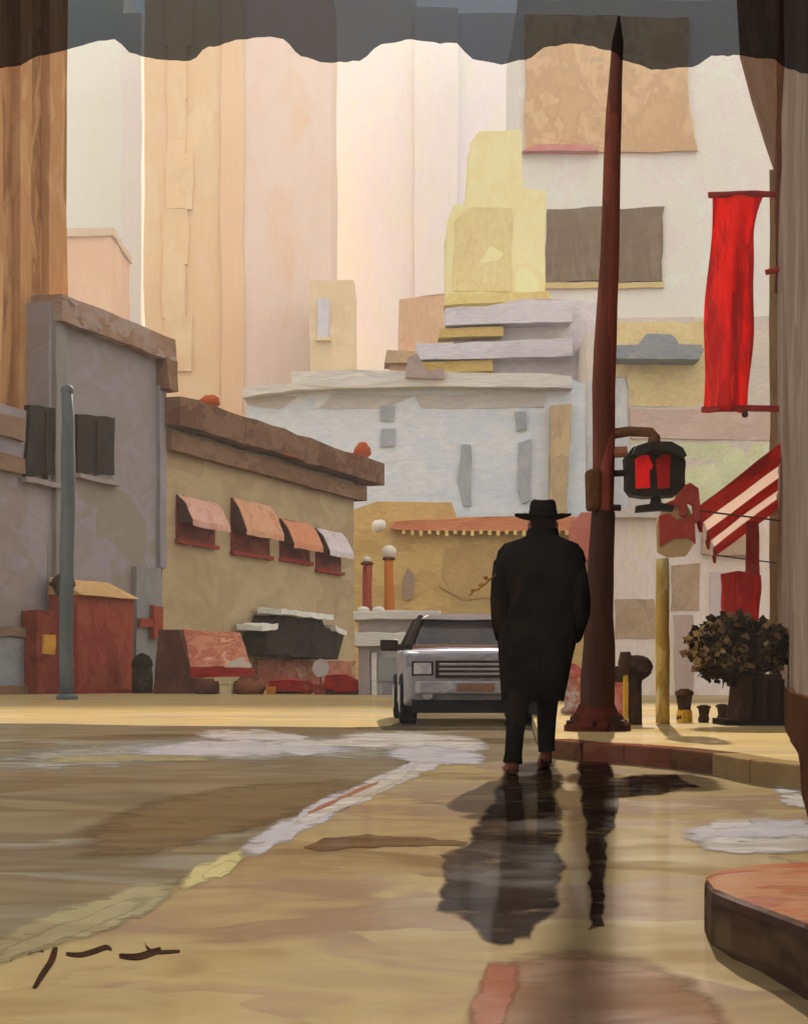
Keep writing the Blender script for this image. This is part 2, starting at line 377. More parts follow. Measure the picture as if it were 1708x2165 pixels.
def painted(label, strokes, mats, seed, z=0.0014):
    c = G(sum(p[0] for p in strokes[0][0]) / len(strokes[0][0]), sum(p[1] for p in strokes[0][0]) / len(strokes[0][0]))
    t = Thing('crosswalk_line', label, 'road marking', c)
    for q, (pts, w) in enumerate(strokes):
        up, dn = stroke(pts, w, seed * 31 + q)
        mid = [((a[0] + b[0]) / 2, (a[1] + b[1]) / 2) for a, b in zip(up, dn)]
        mb = MB(); lay = mb.bm.verts.layers.float.new('fade'); zz = z + 0.00005 * (q + seed * 8); n = len(mid)
        rows = []
        for i in range(n):
            e = min(1.0, 4.0 * min(i, n - 1 - i) / (n - 1)); row = []
            for (x, y), fv in ((up[i], 0.0), ((up[i][0] * .4 + mid[i][0] * .6, up[i][1] * .4 + mid[i][1] * .6), 0.9), ((dn[i][0] * .4 + mid[i][0] * .6, dn[i][1] * .4 + mid[i][1] * .6), 0.9), (dn[i], 0.0)):
                v = mb.bm.verts.new(G(x, y, zz)); v[lay] = fv * e; row.append(v)
            rows.append(row)
        for i in range(n - 1):
            for k in range(3): mb.bm.faces.new((rows[i][k], rows[i][k + 1], rows[i + 1][k + 1], rows[i + 1][k]))
        t.part('paint_stroke', mb, mats[q % len(mats)])
m_white2 = paint('marking_lavender', [(168, 160, 160), (184, 178, 184), (196, 188, 188)], 0.35, (1.8, 1.4, 1), 0.6, 0.15, wet=0.3, g=0.52, feather=0.45)
painted('pale lavender diagonal crosswalk line running down left from the walker', [([(970, 1588), (880, 1624), (780, 1668), (680, 1712)], 26), ([(770, 1670), (660, 1726), (580, 1768), (490, 1812)], 30), ([(900, 1608), (760, 1684), (600, 1752)], 14)], [m_white, m_white2, m_white], 2)
painted('short yellowish worn piece of the diagonal crosswalk line', [([(530, 1800), (450, 1840), (370, 1874)], 26), ([(510, 1822), (420, 1856)], 14)], [m_yelline], 3)
painted('grey green faded end of the crosswalk line at lower left', [([(410, 1862), (300, 1902), (180, 1944), (40, 1992), (-120, 2052)], 44), ([(340, 1890), (160, 1960), (-60, 2040)], 20)], [m_oldline], 4)
m_greyband = paint('marking_grey', [(146, 138, 118), (154, 150, 140), (160, 156, 150)], 0.6, (2.2, 1.2, 1), 0.6, 0.1, wet=0.3, g=0.55, feather=0.9)
painted('broad pale crosswalk band across the road before the silver car', [([(-160, 1622), (120, 1604), (420, 1586), (720, 1582), (960, 1590)], 34), ([(400, 1552), (540, 1556), (680, 1562)], 16), ([(250, 1592), (420, 1584), (600, 1580), (780, 1586)], 20), ([(690, 1562), (820, 1564), (960, 1574), (1050, 1580)], 24), ([(60, 1608), (280, 1602), (480, 1604)], 9), ([(800, 1592), (920, 1596), (1040, 1604)], 22), ([(560, 1572), (720, 1570), (860, 1576)], 8)], [m_greyband, m_white, m_white2, m_white, m_oldline, m_white2, m_white], 5)
painted('pale lavender line above the red corner paving', [([(1420, 1768), (1540, 1758), (1660, 1754), (1800, 1758)], 26), ([(1460, 1784), (1600, 1786), (1790, 1784)], 22), ([(1490, 1744), (1600, 1740)], 12)], [m_white2, m_white, m_white], 6)
painted('short bright line below the brown building at right edge', [([(1626, 1668), (1700, 1664), (1790, 1668)], 20), ([(1640, 1688), (1710, 1694), (1790, 1698)], 20)], [m_white], 7)
m_shade = paint('puddle_dark', [(44, 32, 26), (58, 40, 30), (50, 36, 28)], 0.6, (1.5, 1.5, 1), 0.5, 0.0, wet=0.36, g=0.42, feather=0.85)  # shadow and reflection of walker and pole painted as dark wet patches
mark('puddle', [(1058, 1616), (1090, 1606), (1176, 1604), (1192, 1640), (1186, 1700), (1204, 1760), (1186, 1790), (1200, 1830), (1180, 1870), (1192, 1930), (1150, 1946), (1120, 1990), (1060, 2004), (1014, 1990), (990, 1950), (910, 1926), (922, 1880), (930, 1800), (985, 1784), (1000, 1730), (1040, 1690), (1050, 1650)], m_shade, 'dark wet puddle stretching from the walker towards the viewer', 'puddle', seed=21, amp=5, z=0.0011, step=16, inset=20)
mark('puddle', [(1216, 1606), (1280, 1604), (1300, 1640), (1430, 1634), (1478, 1662), (1400, 1682), (1310, 1690), (1306, 1752), (1282, 1770), (1284, 1850), (1276, 1960), (1240, 1968), (1244, 1850), (1236, 1760), (1224, 1690)], m_shade, 'narrow dark wet streak on the ground below the street pole', 'puddle', seed=22, amp=4, z=0.0011, step=16, inset=9)
mark('pavement_patch', [(1060, 2010), (1200, 1992), (1360, 2010), (1480, 2060), (1560, 2140), (1620, 2260), (900, 2260), (980, 2120)], m_pink, 'pinkish brown asphalt patch at the bottom centre', 'patch', seed=9, amp=3, lerp=0.6)  # pinkish brown tint laid over the ground
mark('red_paint_mark', [(1030, 2020), (1100, 2015), (1112, 2070), (1080, 2130), (1060, 2230), (960, 2230), (985, 2130), (1005, 2070)], m_redpaint_refl, 'worn red paint mark on the ground at the bottom below the shadow', 'paint mark', z=0.0022, seed=10, amp=3, lerp=0.3)  # red reflection painted onto the ground
mark('road_patch', [(120, 1760), (300, 1690), (520, 1650), (740, 1640), (830, 1652), (700, 1700), (540, 1760), (300, 1820), (140, 1830)], paint('patch_brown', [(104, 84, 60), (116, 95, 68), (98, 79, 57)], 0.6, (2.2, 1.2, 1), 0.6, 0.1, wet=0.2, g=0.55, feather=0.6), 'dark brown asphalt patch left of the diagonal line', 'patch', z=0.0003, seed=11, amp=3, lerp=0.55)
mark('tar_seam', [(640, 1792), (690, 1770), (780, 1762), (880, 1768), (985, 1778), (980, 1790), (860, 1790), (740, 1794), (680, 1802)], m_umber_dark if False else paint('tar_brown', [(98, 70, 46), (112, 84, 56)], 0.3, (2, 1, 1), 0.6, 0.1, wet=0.3, g=0.5, feather=0.5), 'curved brown tar seam left of the walker shadow', 'tar seam', seed=12, amp=3, z=0.002, inset=6)
mark('red_paint_mark', [(650, 1716), (780, 1656), (800, 1652), (792, 1660), (720, 1692), (655, 1722)], m_redpaint_refl, 'thin orange red paint streak along the diagonal line', 'paint mark', z=0.0022, seed=13, amp=2, step=14, inset=3)
# painter signature laid flat on the road as dark strokes
scr = Thing('road_scrawl', 'dark scrawled brush strokes on the road at lower left', 'scrawl', G(190, 2010))
for q, st_ in enumerate([[(22, 2030), (34, 2014), (48, 2012)], [(60, 2016), (76, 2008), (92, 2010)], [(118, 2002), (110, 2030), (92, 2058), (74, 2088)], [(140, 2016), (170, 2018), (200, 2010), (224, 2002), (236, 2006)],
                         [(252, 2020), (290, 2022), (324, 2012), (340, 2006)], [(304, 1990), (312, 2004), (330, 2012), (380, 2010)]]):
    fl = []
    for i in range(len(st_) - 1):
        p0, p1, p2, p3 = st_[max(0, i - 1)], st_[i], st_[i + 1], st_[min(len(st_) - 1, i + 2)]
        for t_ in (0, .25, .5, .75): fl.append(tuple(0.5 * (2 * p1[a] + (p2[a] - p0[a]) * t_ + (2 * p0[a] - 5 * p1[a] + 4 * p2[a] - p3[a]) * t_ ** 2 + (3 * p1[a] - p0[a] - 3 * p2[a] + p3[a]) * t_ ** 3) for a in (0, 1)))
    fl.append(st_[-1]); st_ = fl; wpx = [4, 3.5, 8, 5.5, 7, 4][q]; m = len(st_) - 1
    pw = [wpx * (0.25 + 0.75 * math.sin(math.pi * (0.1 + 0.8 * i / m)) ** 0.7) for i in range(m + 1)]
    up = [(x, y - pw[i]) for i, (x, y) in enumerate(st_)]; dn = [(x + 2, y + pw[i]) for i, (x, y) in enumerate(st_)]
    if q == 2: up = [(x - pw[i], y) for i, (x, y) in enumerate(st_)]; dn = [(x + pw[i], y) for i, (x, y) in enumerate(st_)]
    scr.part('stroke', sheet(up + dn[::-1], 0.0024 + q * 0.0001), m_umber_dark)

# ------------------------------------------------------------------ building helper
def chip(f, x0, x1, y0, y1, n0, n1, ref=None): return MB().fpix(f, x0, x1, y0, y1, n0, n1, ref)

# ---- far hazy towers
m_peach = paint('peach_wall', [(232, 194, 142), (236, 202, 154), (228, 188, 136), (238, 200, 160)], 14, (1, 1, 2.0), 0.95, 0.08, g=1.1, soft=0.8)
m_peach2 = paint('peach_pink_wall', [(236, 202, 182), (238, 208, 190), (240, 198, 164)], 14, (1, 1, 2.0), 0.95, 0.08, g=1.1, soft=0.8)
f = front(430)
t = Thing('peach_tower', 'tall pale peach high-rise rising out of frame behind the left street', 'building', f.px(520, 1430, 0) * 1)
t.base.z = 0; t.o.location = t.base
def tall(f, x0, x1, ytop, depth, n=0.0):
    return MB().fbox(f, f.s_at(x0), f.s_at(x1), n - depth, n, -0.5, gz(ytop, f.o.y))
t.part('wall', tall(f, 306, 520, -60, 40), m_peach, wob=(0.5, 9, 5))
t.part('wall', tall(f, 516, 700, -60, 38, 1.0), m_peach2, label='pinkish right bay of the tower', wob=(0.5, 9, 5))
t.part('pilaster', MB().fbox(f, f.s_at(470), f.s_at(516), 0, 1.6, -0.4, gz(-60, 430)), paint('peach_deep', [(234, 190, 146), (226, 184, 140)], 7, (1, 1, 4), 0.95, 0.15, g=1.1), wob=(0.6, 9, 5))
for i in range(7):
    y0 = -20 + i * 115
    t.part('pilaster', MB().fbox(f, f.s_at(350 + 6 * math.sin(i)), f.s_at(400 + 9 * math.cos(i * 2)), -0.2, 0.8, gz(y0 + 118, 430), gz(y0 + 2, 430)), m_peach, wob=(0.5, 7, 4))
f = front(400)
t = Thing('peach_block', 'low peach block with one slit window beside the peach tower', 'building', (gx(705, 400), 400, 0))
t.part('wall', MB().fpoly(f, [(655, 1440), (655, 592), (748, 592), (752, 1440)], -25, 0), paint('peach_c', [(226, 198, 156), (218, 190, 146), (230, 204, 166)], 6, (1, 1, 2), 0.95, 0.15, g=1.05), wob=(0.4, 6, 4))
w = t.part('window', chip(f, 672, 696, 632, 716, -0.5, 0.7), paint('lavender_pane', [(214, 206, 212), (204, 196, 204)], 3, g=1.0), wob=(0.3, 4, 2))
t.part('sill', chip(f, 668, 700, 716, 722, 0, 1.4), m_peach, parent=w)
f = front(370)
t = Thing('salmon_block', 'small salmon building peeking over the grey building roof at left', 'building', (gx(190, 370), 370, 0))
t.part('wall', MB().fpoly(f, [(120, 1440), (120, 492), (236, 492), (238, 1440)], -25, 0), paint('salmon_wall', [(240, 190, 156), (232, 186, 150), (236, 200, 164)], 5, (1, 1, 1.6), 0.95, 0.15, g=1.05), wob=(0.5, 6, 4))
t.part('parapet', MB().fpoly(f, [(118, 500), (118, 484), (242, 484), (242, 500)], -25, 0.8), paint('parapet_tan', [(218, 190, 156), (226, 196, 160)], 5, g=1.0), wob=(0.3, 5, 3))

m_skygap = paint('pale_tower_wall', [(226, 218, 212), (230, 222, 212), (222, 212, 214), (228, 222, 216)], 12, (1, 1, 2), 0.95, 0.08, g=1.2, soft=0.9)  # for pale blocks added to keep the sky gaps off-white
f = front(500)
t = Thing('pale_tower', 'hazy lavender white tower filling the gap right of the peach tower', 'building', (gx(840, 500), 500, 0))
t.part('wall', tall(f, 690, 880, -50, 40), m_skygap, wob=(0.4, 9, 6))
t.part('wall', tall(f, 876, 968, 20, 36, 2.0), m_skygap, label='slightly lower right bay', wob=(0.4, 9, 6))
t.part('setback', tall(f, 962, 1100, 30, 30, 1.0), m_skygap, wob=(0.4, 9, 6))
f = front(470)
t = Thing('pale_tower', 'hazy off-white tower between the brown and the peach tower', 'building', (gx(210, 470), 470, 0))
t.part('wall', tall(f, 120, 262, -50, 40), paint('pale_tower_green', [(222, 220, 206), (226, 224, 212), (218, 216, 204)], 12, (1, 1, 2), 0.95, 0.08, g=1.2, soft=0.9), wob=(0.4, 9, 6))
t.part('setback', tall(f, 258, 300, 30, 30, 1.0), m_skygap, wob=(0.4, 9, 6))

# ---- right-hand group of pale buildings
m_cream = paint('cream_wall', [(228, 220, 206), (234, 226, 212), (226, 212, 206), (222, 220, 206)], 3.4, (1.2, 1, 1.2), 0.95, 0.2, g=1.15)
m_tanbay = paint('tan_bay', [(214, 172, 124), (206, 164, 120), (222, 184, 138), (196, 162, 124)], 5.0, (1, 1, 1.2), 0.9, 0.12, g=1.0, soft=0.9)
m_tanwin = paint('tan_window', [(140, 116, 92), (128, 104, 80), (146, 122, 100)], 2.6, (0.7, 1, 2.6), 0.7, 0.25, g=0.95)
f = front(230)
t = Thing('white_building', 'tall cream white building with tan bays behind the street pole', 'building', (gx(1300, 230), 230, 0))
t.part('wall', MB().fbox(f, f.s_at(1096), f.s_at(1720), -28, 0, -0.5, 92.0), m_cream, wob=(0.2, 5, 4))
b_ = t.part('bay', MB().fpoly(f, [(1108, 326), (1112, 34), (1452, 40), (1450, 200), (1472, 322)], -0.1, 0.7), m_tanbay, wob=(0.25, 3.6, 2.2))
t.part('ledge', MB().fpoly(f, [(1098, 326), (1130, 312), (1250, 312), (1262, 326)], 0, 1.6), paint('pink_ledge', [(206, 130, 120), (216, 150, 136)], 1.2), parent=b_, wob=(0.14, 2.6, 2))
for (x0, x1) in ((1152, 1272), (1282, 1402)):
    w = t.part('window', MB().fpoly(f, [(x0, 600), (x0 + 4, 446), (x1, 438), (x1 - 6, 596)], -0.3, 0.6), m_tanwin, wob=(0.22, 2.2, 1.5))
    t.part('sill', MB().fpoly(f, [(x0 - 4, 612), (x0 - 4, 600), (x1, 598), (x1, 610)], 0, 0.6), paint('sill_ochre', [(222, 198, 138), (214, 186, 128)], 1.2), parent=w, wob=(0.1, 2, 1.5))
m_yg = paint('yellow_green_wall', [(226, 214, 160), (228, 218, 168), (224, 208, 154), (222, 218, 168)], 3.0, (1, 1, 1.5), 0.9, 0.15, g=1.3, soft=1.0)
f = front(122)
t = Thing('yellow_building', 'narrow yellow green building with stepped top in front of the white one', 'building', (gx(1050, 122), 122, 0))
t.part('wall', MB().fpoly(f, [(946, 1438), (944, 470), (960, 436), (986, 428), (992, 306), (1012, 280), (1104, 276), (1106, 398), (1154, 404), (1152, 1438)], -6, 0), m_yg, wob=(0.16, 2.2, 1.4))
t.part('pilaster', MB().fpoly(f, [(958, 616), (962, 470), (990, 440), (1082, 440), (1080, 616)], -0.1, 0.08), paint('yellow_ochre_panel', [(224, 202, 144), (228, 208, 152), (220, 194, 138)], 2.6, (1, 1, 1.5), 0.9, 0.35), wob=(0.16, 1.6, 1.2))
t.part('cornice', MB().fpoly(f, [(938, 652), (946, 628), (1160, 624), (1160, 644)], -1, 1.2), paint('cornice_yellow', [(226, 206, 138), (214, 186, 116)], 1.2), wob=(0.1, 1.4, 1))
f = front(160)
t = Thing('peach_gable', 'small peach side wall left of the yellow green building', 'building', (gx(885, 160), 160, 0))
t.part('wall', MB().fpoly(f, [(822, 1440), (824, 760), (842, 756), (844, 632), (960, 620), (960, 1440)], -14, 0), paint('gable_peach', [(232, 192, 156), (226, 182, 146), (230, 200, 168)], 2.6, (1, 1, 1.4), 0.95, 0.25), wob=(0.16, 2.4, 1.6))
t.part('ledge', MB().fpoly(f, [(812, 772), (818, 744), (905, 748), (900, 774)], -2, 1.0), paint('gable_brown', [(188, 158, 128), (206, 170, 134)], 1.8), wob=(0.12, 1.8, 1.4))
m_lav = paint('lavender_wall', [(208, 196, 194), (214, 204, 202), (204, 192, 196), (216, 202, 190)], 2.0, (1.6, 1, 1), 0.92, 0.3, g=1.05)
f = front(112)
t = Thing('lavender_building', 'pale lavender building with two projecting ledges left of the pole', 'building', (gx(1120, 112), 112, 0))
t.part('wall', MB().fpoly(f, [(958, 1440), (958, 660), (1110, 630), (1300, 640), (1300, 1440)], -10, 0), m_lav, wob=(0.1, 2, 1.5))
for (pts, oc) in (([(940, 698), (938, 662), (1204, 650), (1204, 690)], [(926, 722), (930, 702), (1062, 698), (1060, 718)]),
                  ([(880, 770), (880, 738), (1204, 724), (1204, 762)], [(866, 796), (870, 774), (1040, 768), (1040, 792)])):
    l_ = t.part('ledge', MB().fpoly(f, pts, -0.4, 1.6), paint('ledge_lavender', [(202, 190, 196), (212, 202, 204), (196, 186, 192)], 1.1, (2.5, 1, 1), 0.9, 0.4), wob=(0.09, 1.4, 0.9))
    t.part('ledge_soffit', MB().fpoly(f, oc, -0.4, 1.3), paint('ochre_band', [(196, 162, 92), (208, 176, 108), (184, 146, 70)], 1.0, (2, 1, 1), 0.9, 0.4), parent=l_, wob=(0.08, 1.2, 0.8))
f = front(106)
t = Thing('ochre_building', 'ochre and pink building with a grey domed canopy right of the pole', 'building', (gx(1440, 106), 106, 0))
t.part('wall', MB().fpoly(f, [(1236, 1440), (1240, 700), (1296, 690), (1300, 672), (1640, 668), (1640, 1440)], -8, 0), paint('wall_buff', [(222, 206, 182), (214, 198, 186), (226, 212, 180)], 1.6, (1.4, 1, 1), 0.92, 0.3), wob=(0.1, 2, 1.4))
t.part('panel', MB().fpoly(f, [(1300, 684), (1494, 680), (1492, 860), (1332, 860), (1326, 800), (1300, 798)], -0.1, 0.06), paint('ochre_panel', [(222, 194, 142), (228, 204, 148), (212, 184, 140)], 1.3, (1.4, 1, 1.2), 0.9, 0.3), wob=(0.12, 1.4, 0.9), label='ochre upper wall panel')
t.part('panel', MB().fpoly(f, [(1332, 928), (1332, 866), (1640, 862), (1640, 930)], -0.1, 0.10), paint('pink_panel', [(214, 184, 164), (206, 176, 158), (218, 192, 178)], 1.3, (1.8, 1, 1), 0.9, 0.3), wob=(0.12, 1.4, 0.9), label='pink frieze')
t.part('panel', MB().fpoly(f, [(1400, 1092), (1404, 938), (1640, 938), (1640, 1094)], -0.1, 0.07), paint('palegreen_panel', [(222, 220, 178), (216, 212, 166), (226, 224, 190)], 1.3, (1.4, 1, 1.2), 0.9, 0.35), wob=(0.12, 1.4, 0.9), label='pale yellow green panel')
t.part('panel', MB().fpoly(f, [(1242, 804), (1322, 800), (1326, 900), (1330, 1096), (1240, 1096)], -0.1, 0.12), paint('greywhite_panel', [(208, 204, 200), (200, 196, 196), (214, 208, 200)], 1.3, (1, 1, 1.8), 0.9, 0.3), wob=(0.1, 1.4, 0.9), label='grey white strip behind the pole')
g_ = paint('grey_canopy', [(150, 150, 150), (140, 144, 148), (160, 156, 152)], 0.9, (1.8, 1, 1), 0.85, 0.3)
c_ = t.part('canopy', MB().fpoly(f, [(1296, 770), (1296, 742), (1470, 742), (1474, 754), (1466, 772)], 0, 2.0), g_, wob=(0.06, 1, 0.7))
kx, kz = f.s_at(1385), gz(742, 106)
mb = MB(); dz = gz(715, 106) - kz; hw = gx(1428, 106) - gx(1385, 106)
mb.poly_prism([f.w(kx + hw * math.cos(a) * (1 if abs(math.cos(a)) < .7 else .97), 1.5, kz - 0.05 + dz * min(1, 1.25 * math.sin(a))) for a in [math.pi * i / 10 for i in range(11)]], Vector((0, 1.4, 0)))
t.part('dome', mb, g_, parent=c_, wob=(0.05, 1, 0.6))

# ---- centre: pale blue-grey block and the ochre shop below it
m_blue = paint('blue_grey_wall', [(200, 207, 214), (206, 210, 214), (196, 204, 214), (208, 208, 208)], 2.4, (1.6, 1, 1), 0.92, 0.2, g=1.1, soft=1.0)
f = front(96)
t = Thing('pale_building', 'pale blue grey flat-roofed building behind the walker in the centre', 'building', (gx(900, 96), 96, 0))
t.part('wall', MB().fpoly(f, [(522, 1440), (524, 826), (622, 818), (1204, 800), (1236, 812), (1240, 1440)], -7, 0), m_blue, wob=(0.09, 1.8, 1.3))
t.part('cornice', MB().fpoly(f, [(518, 846), (518, 824), (620, 818), (620, 790), (740, 788), (1150, 796), (1206, 800), (1206, 826), (900, 822), (630, 830)], -7, 0.9), paint('cornice_pale', [(208, 202, 196), (216, 210, 202), (196, 192, 192)], 1.2, (3, 1, 1), 0.9, 0.4), wob=(0.07, 1.4, 0.9))
t.part('frieze', MB().fpoly(f, [(524, 866), (526, 838), (1150, 830), (1150, 862)], -0.1, 0.05), paint('frieze_warm', [(200, 192, 186), (190, 184, 182), (204, 196, 186)], 1.4, (2, 1, 1), 0.9, 0.3), wob=(0.12, 1.4, 0.9))
m_bwin = paint('blue_window', [(150, 158, 166), (162, 168, 174), (172, 172, 176)], 0.9, (1, 1, 2), 0.7, 0.2)
for pts in ([(968, 1010), (976, 942), (996, 940), (994, 1000), (996, 1072), (978, 1070)], [(1094, 1040), (1096, 936), (1122, 930), (1120, 1060), (1104, 1066)], [(804, 890), (806, 860), (834, 860), (832, 892)], [(804, 944), (806, 908), (834, 906), (834, 942)], [(1090, 912), (1090, 872), (1114, 870), (1112, 908)]):
    t.part('window', MB().fpoly(f, pts, -0.2, 0.16), m_bwin, wob=(0.08, 0.9, 0.5))
t.part('pilaster', MB().fpoly(f, [(1158, 1100), (1162, 860), (1206, 858), (1200, 960), (1196, 1100)], 0, 0.7), paint('pilaster_tan', [(188, 164, 132), (178, 154, 122), (196, 170, 130)], 1.0, (1, 1, 2), 0.9, 0.3), wob=(0.09, 1, 0.7))
t.part('ledge', MB().fpoly(f, [(856, 806), (862, 764), (882, 756), (900, 790), (936, 786), (936, 808)], -3, 1.2), paint('ledge_mauve', [(160, 142, 138), (174, 156, 150)], 0.9), wob=(0.08, 1, 0.7))
m_och = paint('ochre_wall', [(206, 172, 112), (212, 180, 118), (198, 164, 106), (190, 160, 108)], 1.3, (1.6, 1, 1), 0.92, 0.35, g=0.95)
f = front(88)
t = Thing('ochre_shop', 'low ochre shop with long salmon awning behind the silver car', 'building', (gx(930, 88), 88, 0))
t.part('wall', MB().fpoly(f, [(744, 1440), (748, 1078), (800, 1060), (955, 1062), (965, 1092), (1250, 1092), (1250, 1440)], -5, 0), m_och, wob=(0.07, 1.5, 1.0))
a_ = t.part('awning', MB().fpoly(f, [(826, 1118), (836, 1104), (1000, 1096), (1250, 1094), (1250, 1124), (1000, 1126), (836, 1122)], -0.1, 0.6), paint('salmon_awning', [(196, 122, 88), (206, 134, 96), (184, 112, 86)], 0.8, (2.6, 1, 1), 0.85, 0.4), wob=(0.05, 1, 0.7))
for i in range(22):
    x = 850 + i * 18
    t.part('fringe_tab', chip(f, x, x + 7, 1124, 1131 + (i % 3) * 2, 0.55, 0.66), paint('fringe', [(232, 208, 140), (214, 180, 100)], 0.3), parent=a_)
t.part('niche', MB().fpoly(f, [(856, 1268), (850, 1232), (862, 1200), (874, 1216), (874, 1250), (870, 1268)], -0.05, 0.1), paint('niche_mauve', [(166, 142, 124), (156, 132, 120)], 0.7), wob=(0.04, 0.6, 0.4))
t.part('panel', MB().fpoly(f, [(930, 1240), (940, 1160), (1010, 1150), (1060, 1170), (1060, 1260), (980, 1270)], -0.05, 0.03), paint('ochre_dull', [(190, 158, 104), (182, 150, 100), (198, 166, 110)], 0.9), wob=(0.1, 0.8, 0.6))
t.part('panel', MB().fpoly(f, [(1196, 1180), (1200, 1120), (1225, 1086), (1250, 1086), (1250, 1190)], 0.0, 0.75), paint('brick_panel', [(186, 112, 92), (176, 100, 86)], 0.6), wob=(0.05, 0.8, 0.6), label='salmon red panel beside the pole')
single('globe_lamp', MB().ball((gx(800, 86), 86.6, gz(1110, 86)), 0.36, sz=0.9), paint('globe_white', [(232, 222, 206), (222, 210, 196)], 0.3, bump=0.4), 'round white lamp on the ochre shop wall near the tan building corner', 'lamp', (gx(800, 86), 86.6, gz(1110, 86)), smooth=True, wob=(0.08, 0.4, 0.3))

# ------------------------------------------------------------------ left street
FL = Frame((gx(340, 55.8), 55.8), 19.8)
m_brown = paint('brown_tower_wall', [(176, 122, 76), (196, 142, 94), (160, 112, 74), (204, 156, 108), (188, 128, 76)], 1.4, (1, 1, 3.5), 0.9, 0.15, g=0.95, soft=0.8)
t = Thing('brown_tower', 'tall orange brown tower at the left edge of the street', 'building', FL.w(FL.s_at(60), -1, 0))
k1 = FL.s_at(204)
t.part('wall', MB().fbox(FL, FL.s_at(-900), k1, -9, -1.0, -0.3, 34), m_brown, wob=(0.07, 2, 1.6))
for i, x in enumerate((-60, 30, 100, 160)):
    t.part('pilaster', MB().fbox(FL, FL.s_at(x) - 0.25, FL.s_at(x) + 0.35 + 0.2 * (i % 2), -1.2, -0.72, 5, 33), paint('brown_pilaster', [(206, 160, 112), (190, 138, 92), (212, 168, 122)], 1.2, (1, 1, 3.5), 0.9, 0.15, soft=0.8), wob=(0.06, 1.5, 1.2))
m_grey = paint('grey_lavender_wall', [(136, 126, 120), (144, 134, 136), (140, 130, 126), (146, 136, 142), (138, 128, 116)], 3.0, (1.5, 1.5, 1), 0.92, 0.10, g=1.15, soft=1.0)
t = Thing('grey_building', 'grey lavender corner building with dark windows at left', 'building', FL.w(FL.s_at(225), 0, 0))
zc = FL.sz(345, 716)[1]
t.part('wall', MB().fbox(FL, FL.s_at(104), 0.15, -8, 0, -0.3, zc - 0.2), m_grey, wob=(0.05, 1.5, 1.0))
t.part('side_wing', MB().fbox(FL, FL.s_at(-700), FL.s_at(104) - 0.01, -8, -0.02, -0.3, FL.sz(60, 868)[1]), paint('wing_wall', [(142, 128, 122), (148, 138, 142), (144, 134, 136)], 2.6, (1.5, 1.5, 1), 0.92, 0.10, g=1.15, soft=1.0), wob=(0.05, 1.5, 1.0))
co = t.part('cornice', MB().fbox(FL, FL.s_at(112), 0.45, -8, 0.35, zc - 0.75, zc), paint('cornice_brown', [(140, 108, 86), (160, 126, 104), (168, 148, 138), (128, 96, 78)], 0.9, (1.6, 1.6, 1), 0.9, 0.3), wob=(0.06, 1.1, 0.7))
t.part('bracket', MB().fbox(FL, -0.25, 0.5, -0.3, 0.4, zc - 1.7, zc - 0.7), paint('bracket_brown', [(128, 92, 70), (144, 108, 80)], 0.5), parent=co, wob=(0.1, 0.7, 0.4))
t.part('pilaster', MB().fbox(FL, FL.s_at(112), FL.s_at(134), -0.1, 0.14, 2.8, zc - 0.7), paint('pilaster_grey', [(146, 140, 134), (136, 130, 126)], 0.9, (1, 1, 3)), wob=(0.06, 1.2, 0.8))
m_dwin = paint('dark_window', [(46, 36, 26), (56, 42, 30), (38, 32, 24), (60, 40, 30)], 0.6, (1, 1, 1.6), 0.55, 0.25)
for pts in ([(48, 1008), (60, 858), (130, 866), (130, 1000)], [(160, 1000), (160, 876), (240, 884), (238, 1004)]):
    P = [(FL.s_at(x), FL.sz(x, y)[1]) for x, y in pts]
    mb = MB(); mb.poly_prism([FL.w(k, 0.08, z) for k, z in P], Vector((-FL.n.x, -FL.n.y, 0)) * 0.2)
    w = t.part('window', mb, m_dwin, wob=(0.05, 0.8, 0.5))
    ks, zs = [p[0] for p in P], [p[1] for p in P]
    t.part('sill', MB().fbox(FL, min(ks) - 0.1, max(ks) + 0.1, 0, 0.22, min(zs) - 0.16, min(zs) - 0.02), paint('sill_lav', [(164, 150, 148), (150, 138, 136)], 0.6), parent=w, wob=(0.03, 0.6, 0.5))
    t.part('mullion', MB().fbox(FL, sum(ks) / 4 - 0.04, sum(ks) / 4 + 0.04, 0, 0.13, min(zs) + 0.05, max(zs) - 0.25), paint('mullion_dark', [(70, 52, 40)], 0.4), parent=w)
for (y0, y1, nm, cols) in ((884, 930, 'string_course', [(140, 112, 92), (156, 128, 112)]), (966, 1000, 'string_course', [(132, 106, 82), (146, 120, 96)]), (1326, 1346, 'ledge', [(128, 104, 88), (146, 124, 110)])):
    z0, z1 = FL.sz(30, y1)[1], FL.sz(30, y0)[1]
    t.part(nm, MB().fbox(FL, FL.s_at(-500), FL.s_at(44 if nm != 'ledge' else 106), 0, 0.16, z0, z1), paint('course_%d' % y0, cols, 0.7, (3, 3, 1)), wob=(0.05, 0.9, 0.6))
gp = t.part('garage_door', MB().fbox(FL, FL.s_at(-300), FL.s_at(96), 0, 0.1, FL.sz(50, 1452)[1], FL.sz(50, 1348)[1]), paint('blue_grey_door', [(136, 140, 146), (146, 148, 152), (126, 130, 138)], 0.8, (1.6, 1.6, 1)), wob=(0.03, 0.8, 0.5))
t.part('door_frame', MB().fbox(FL, FL.s_at(86), FL.s_at(104), 0, 0.2, 0.0, FL.sz(50, 1348)[1]), paint('frame_lav', [(158, 150, 150), (146, 138, 136)], 0.6), parent=gp, wob=(0.03, 0.6, 0.5))
t.part('plinth', MB().fbox(FL, FL.s_at(-500), FL.s_at(108), 0, 0.25, 0.1, FL.sz(50, 1450)[1]), paint('plinth_brown', [(120, 92, 72), (134, 104, 80)], 0.6, (2, 2, 1)), wob=(0.03, 0.8, 0.5))
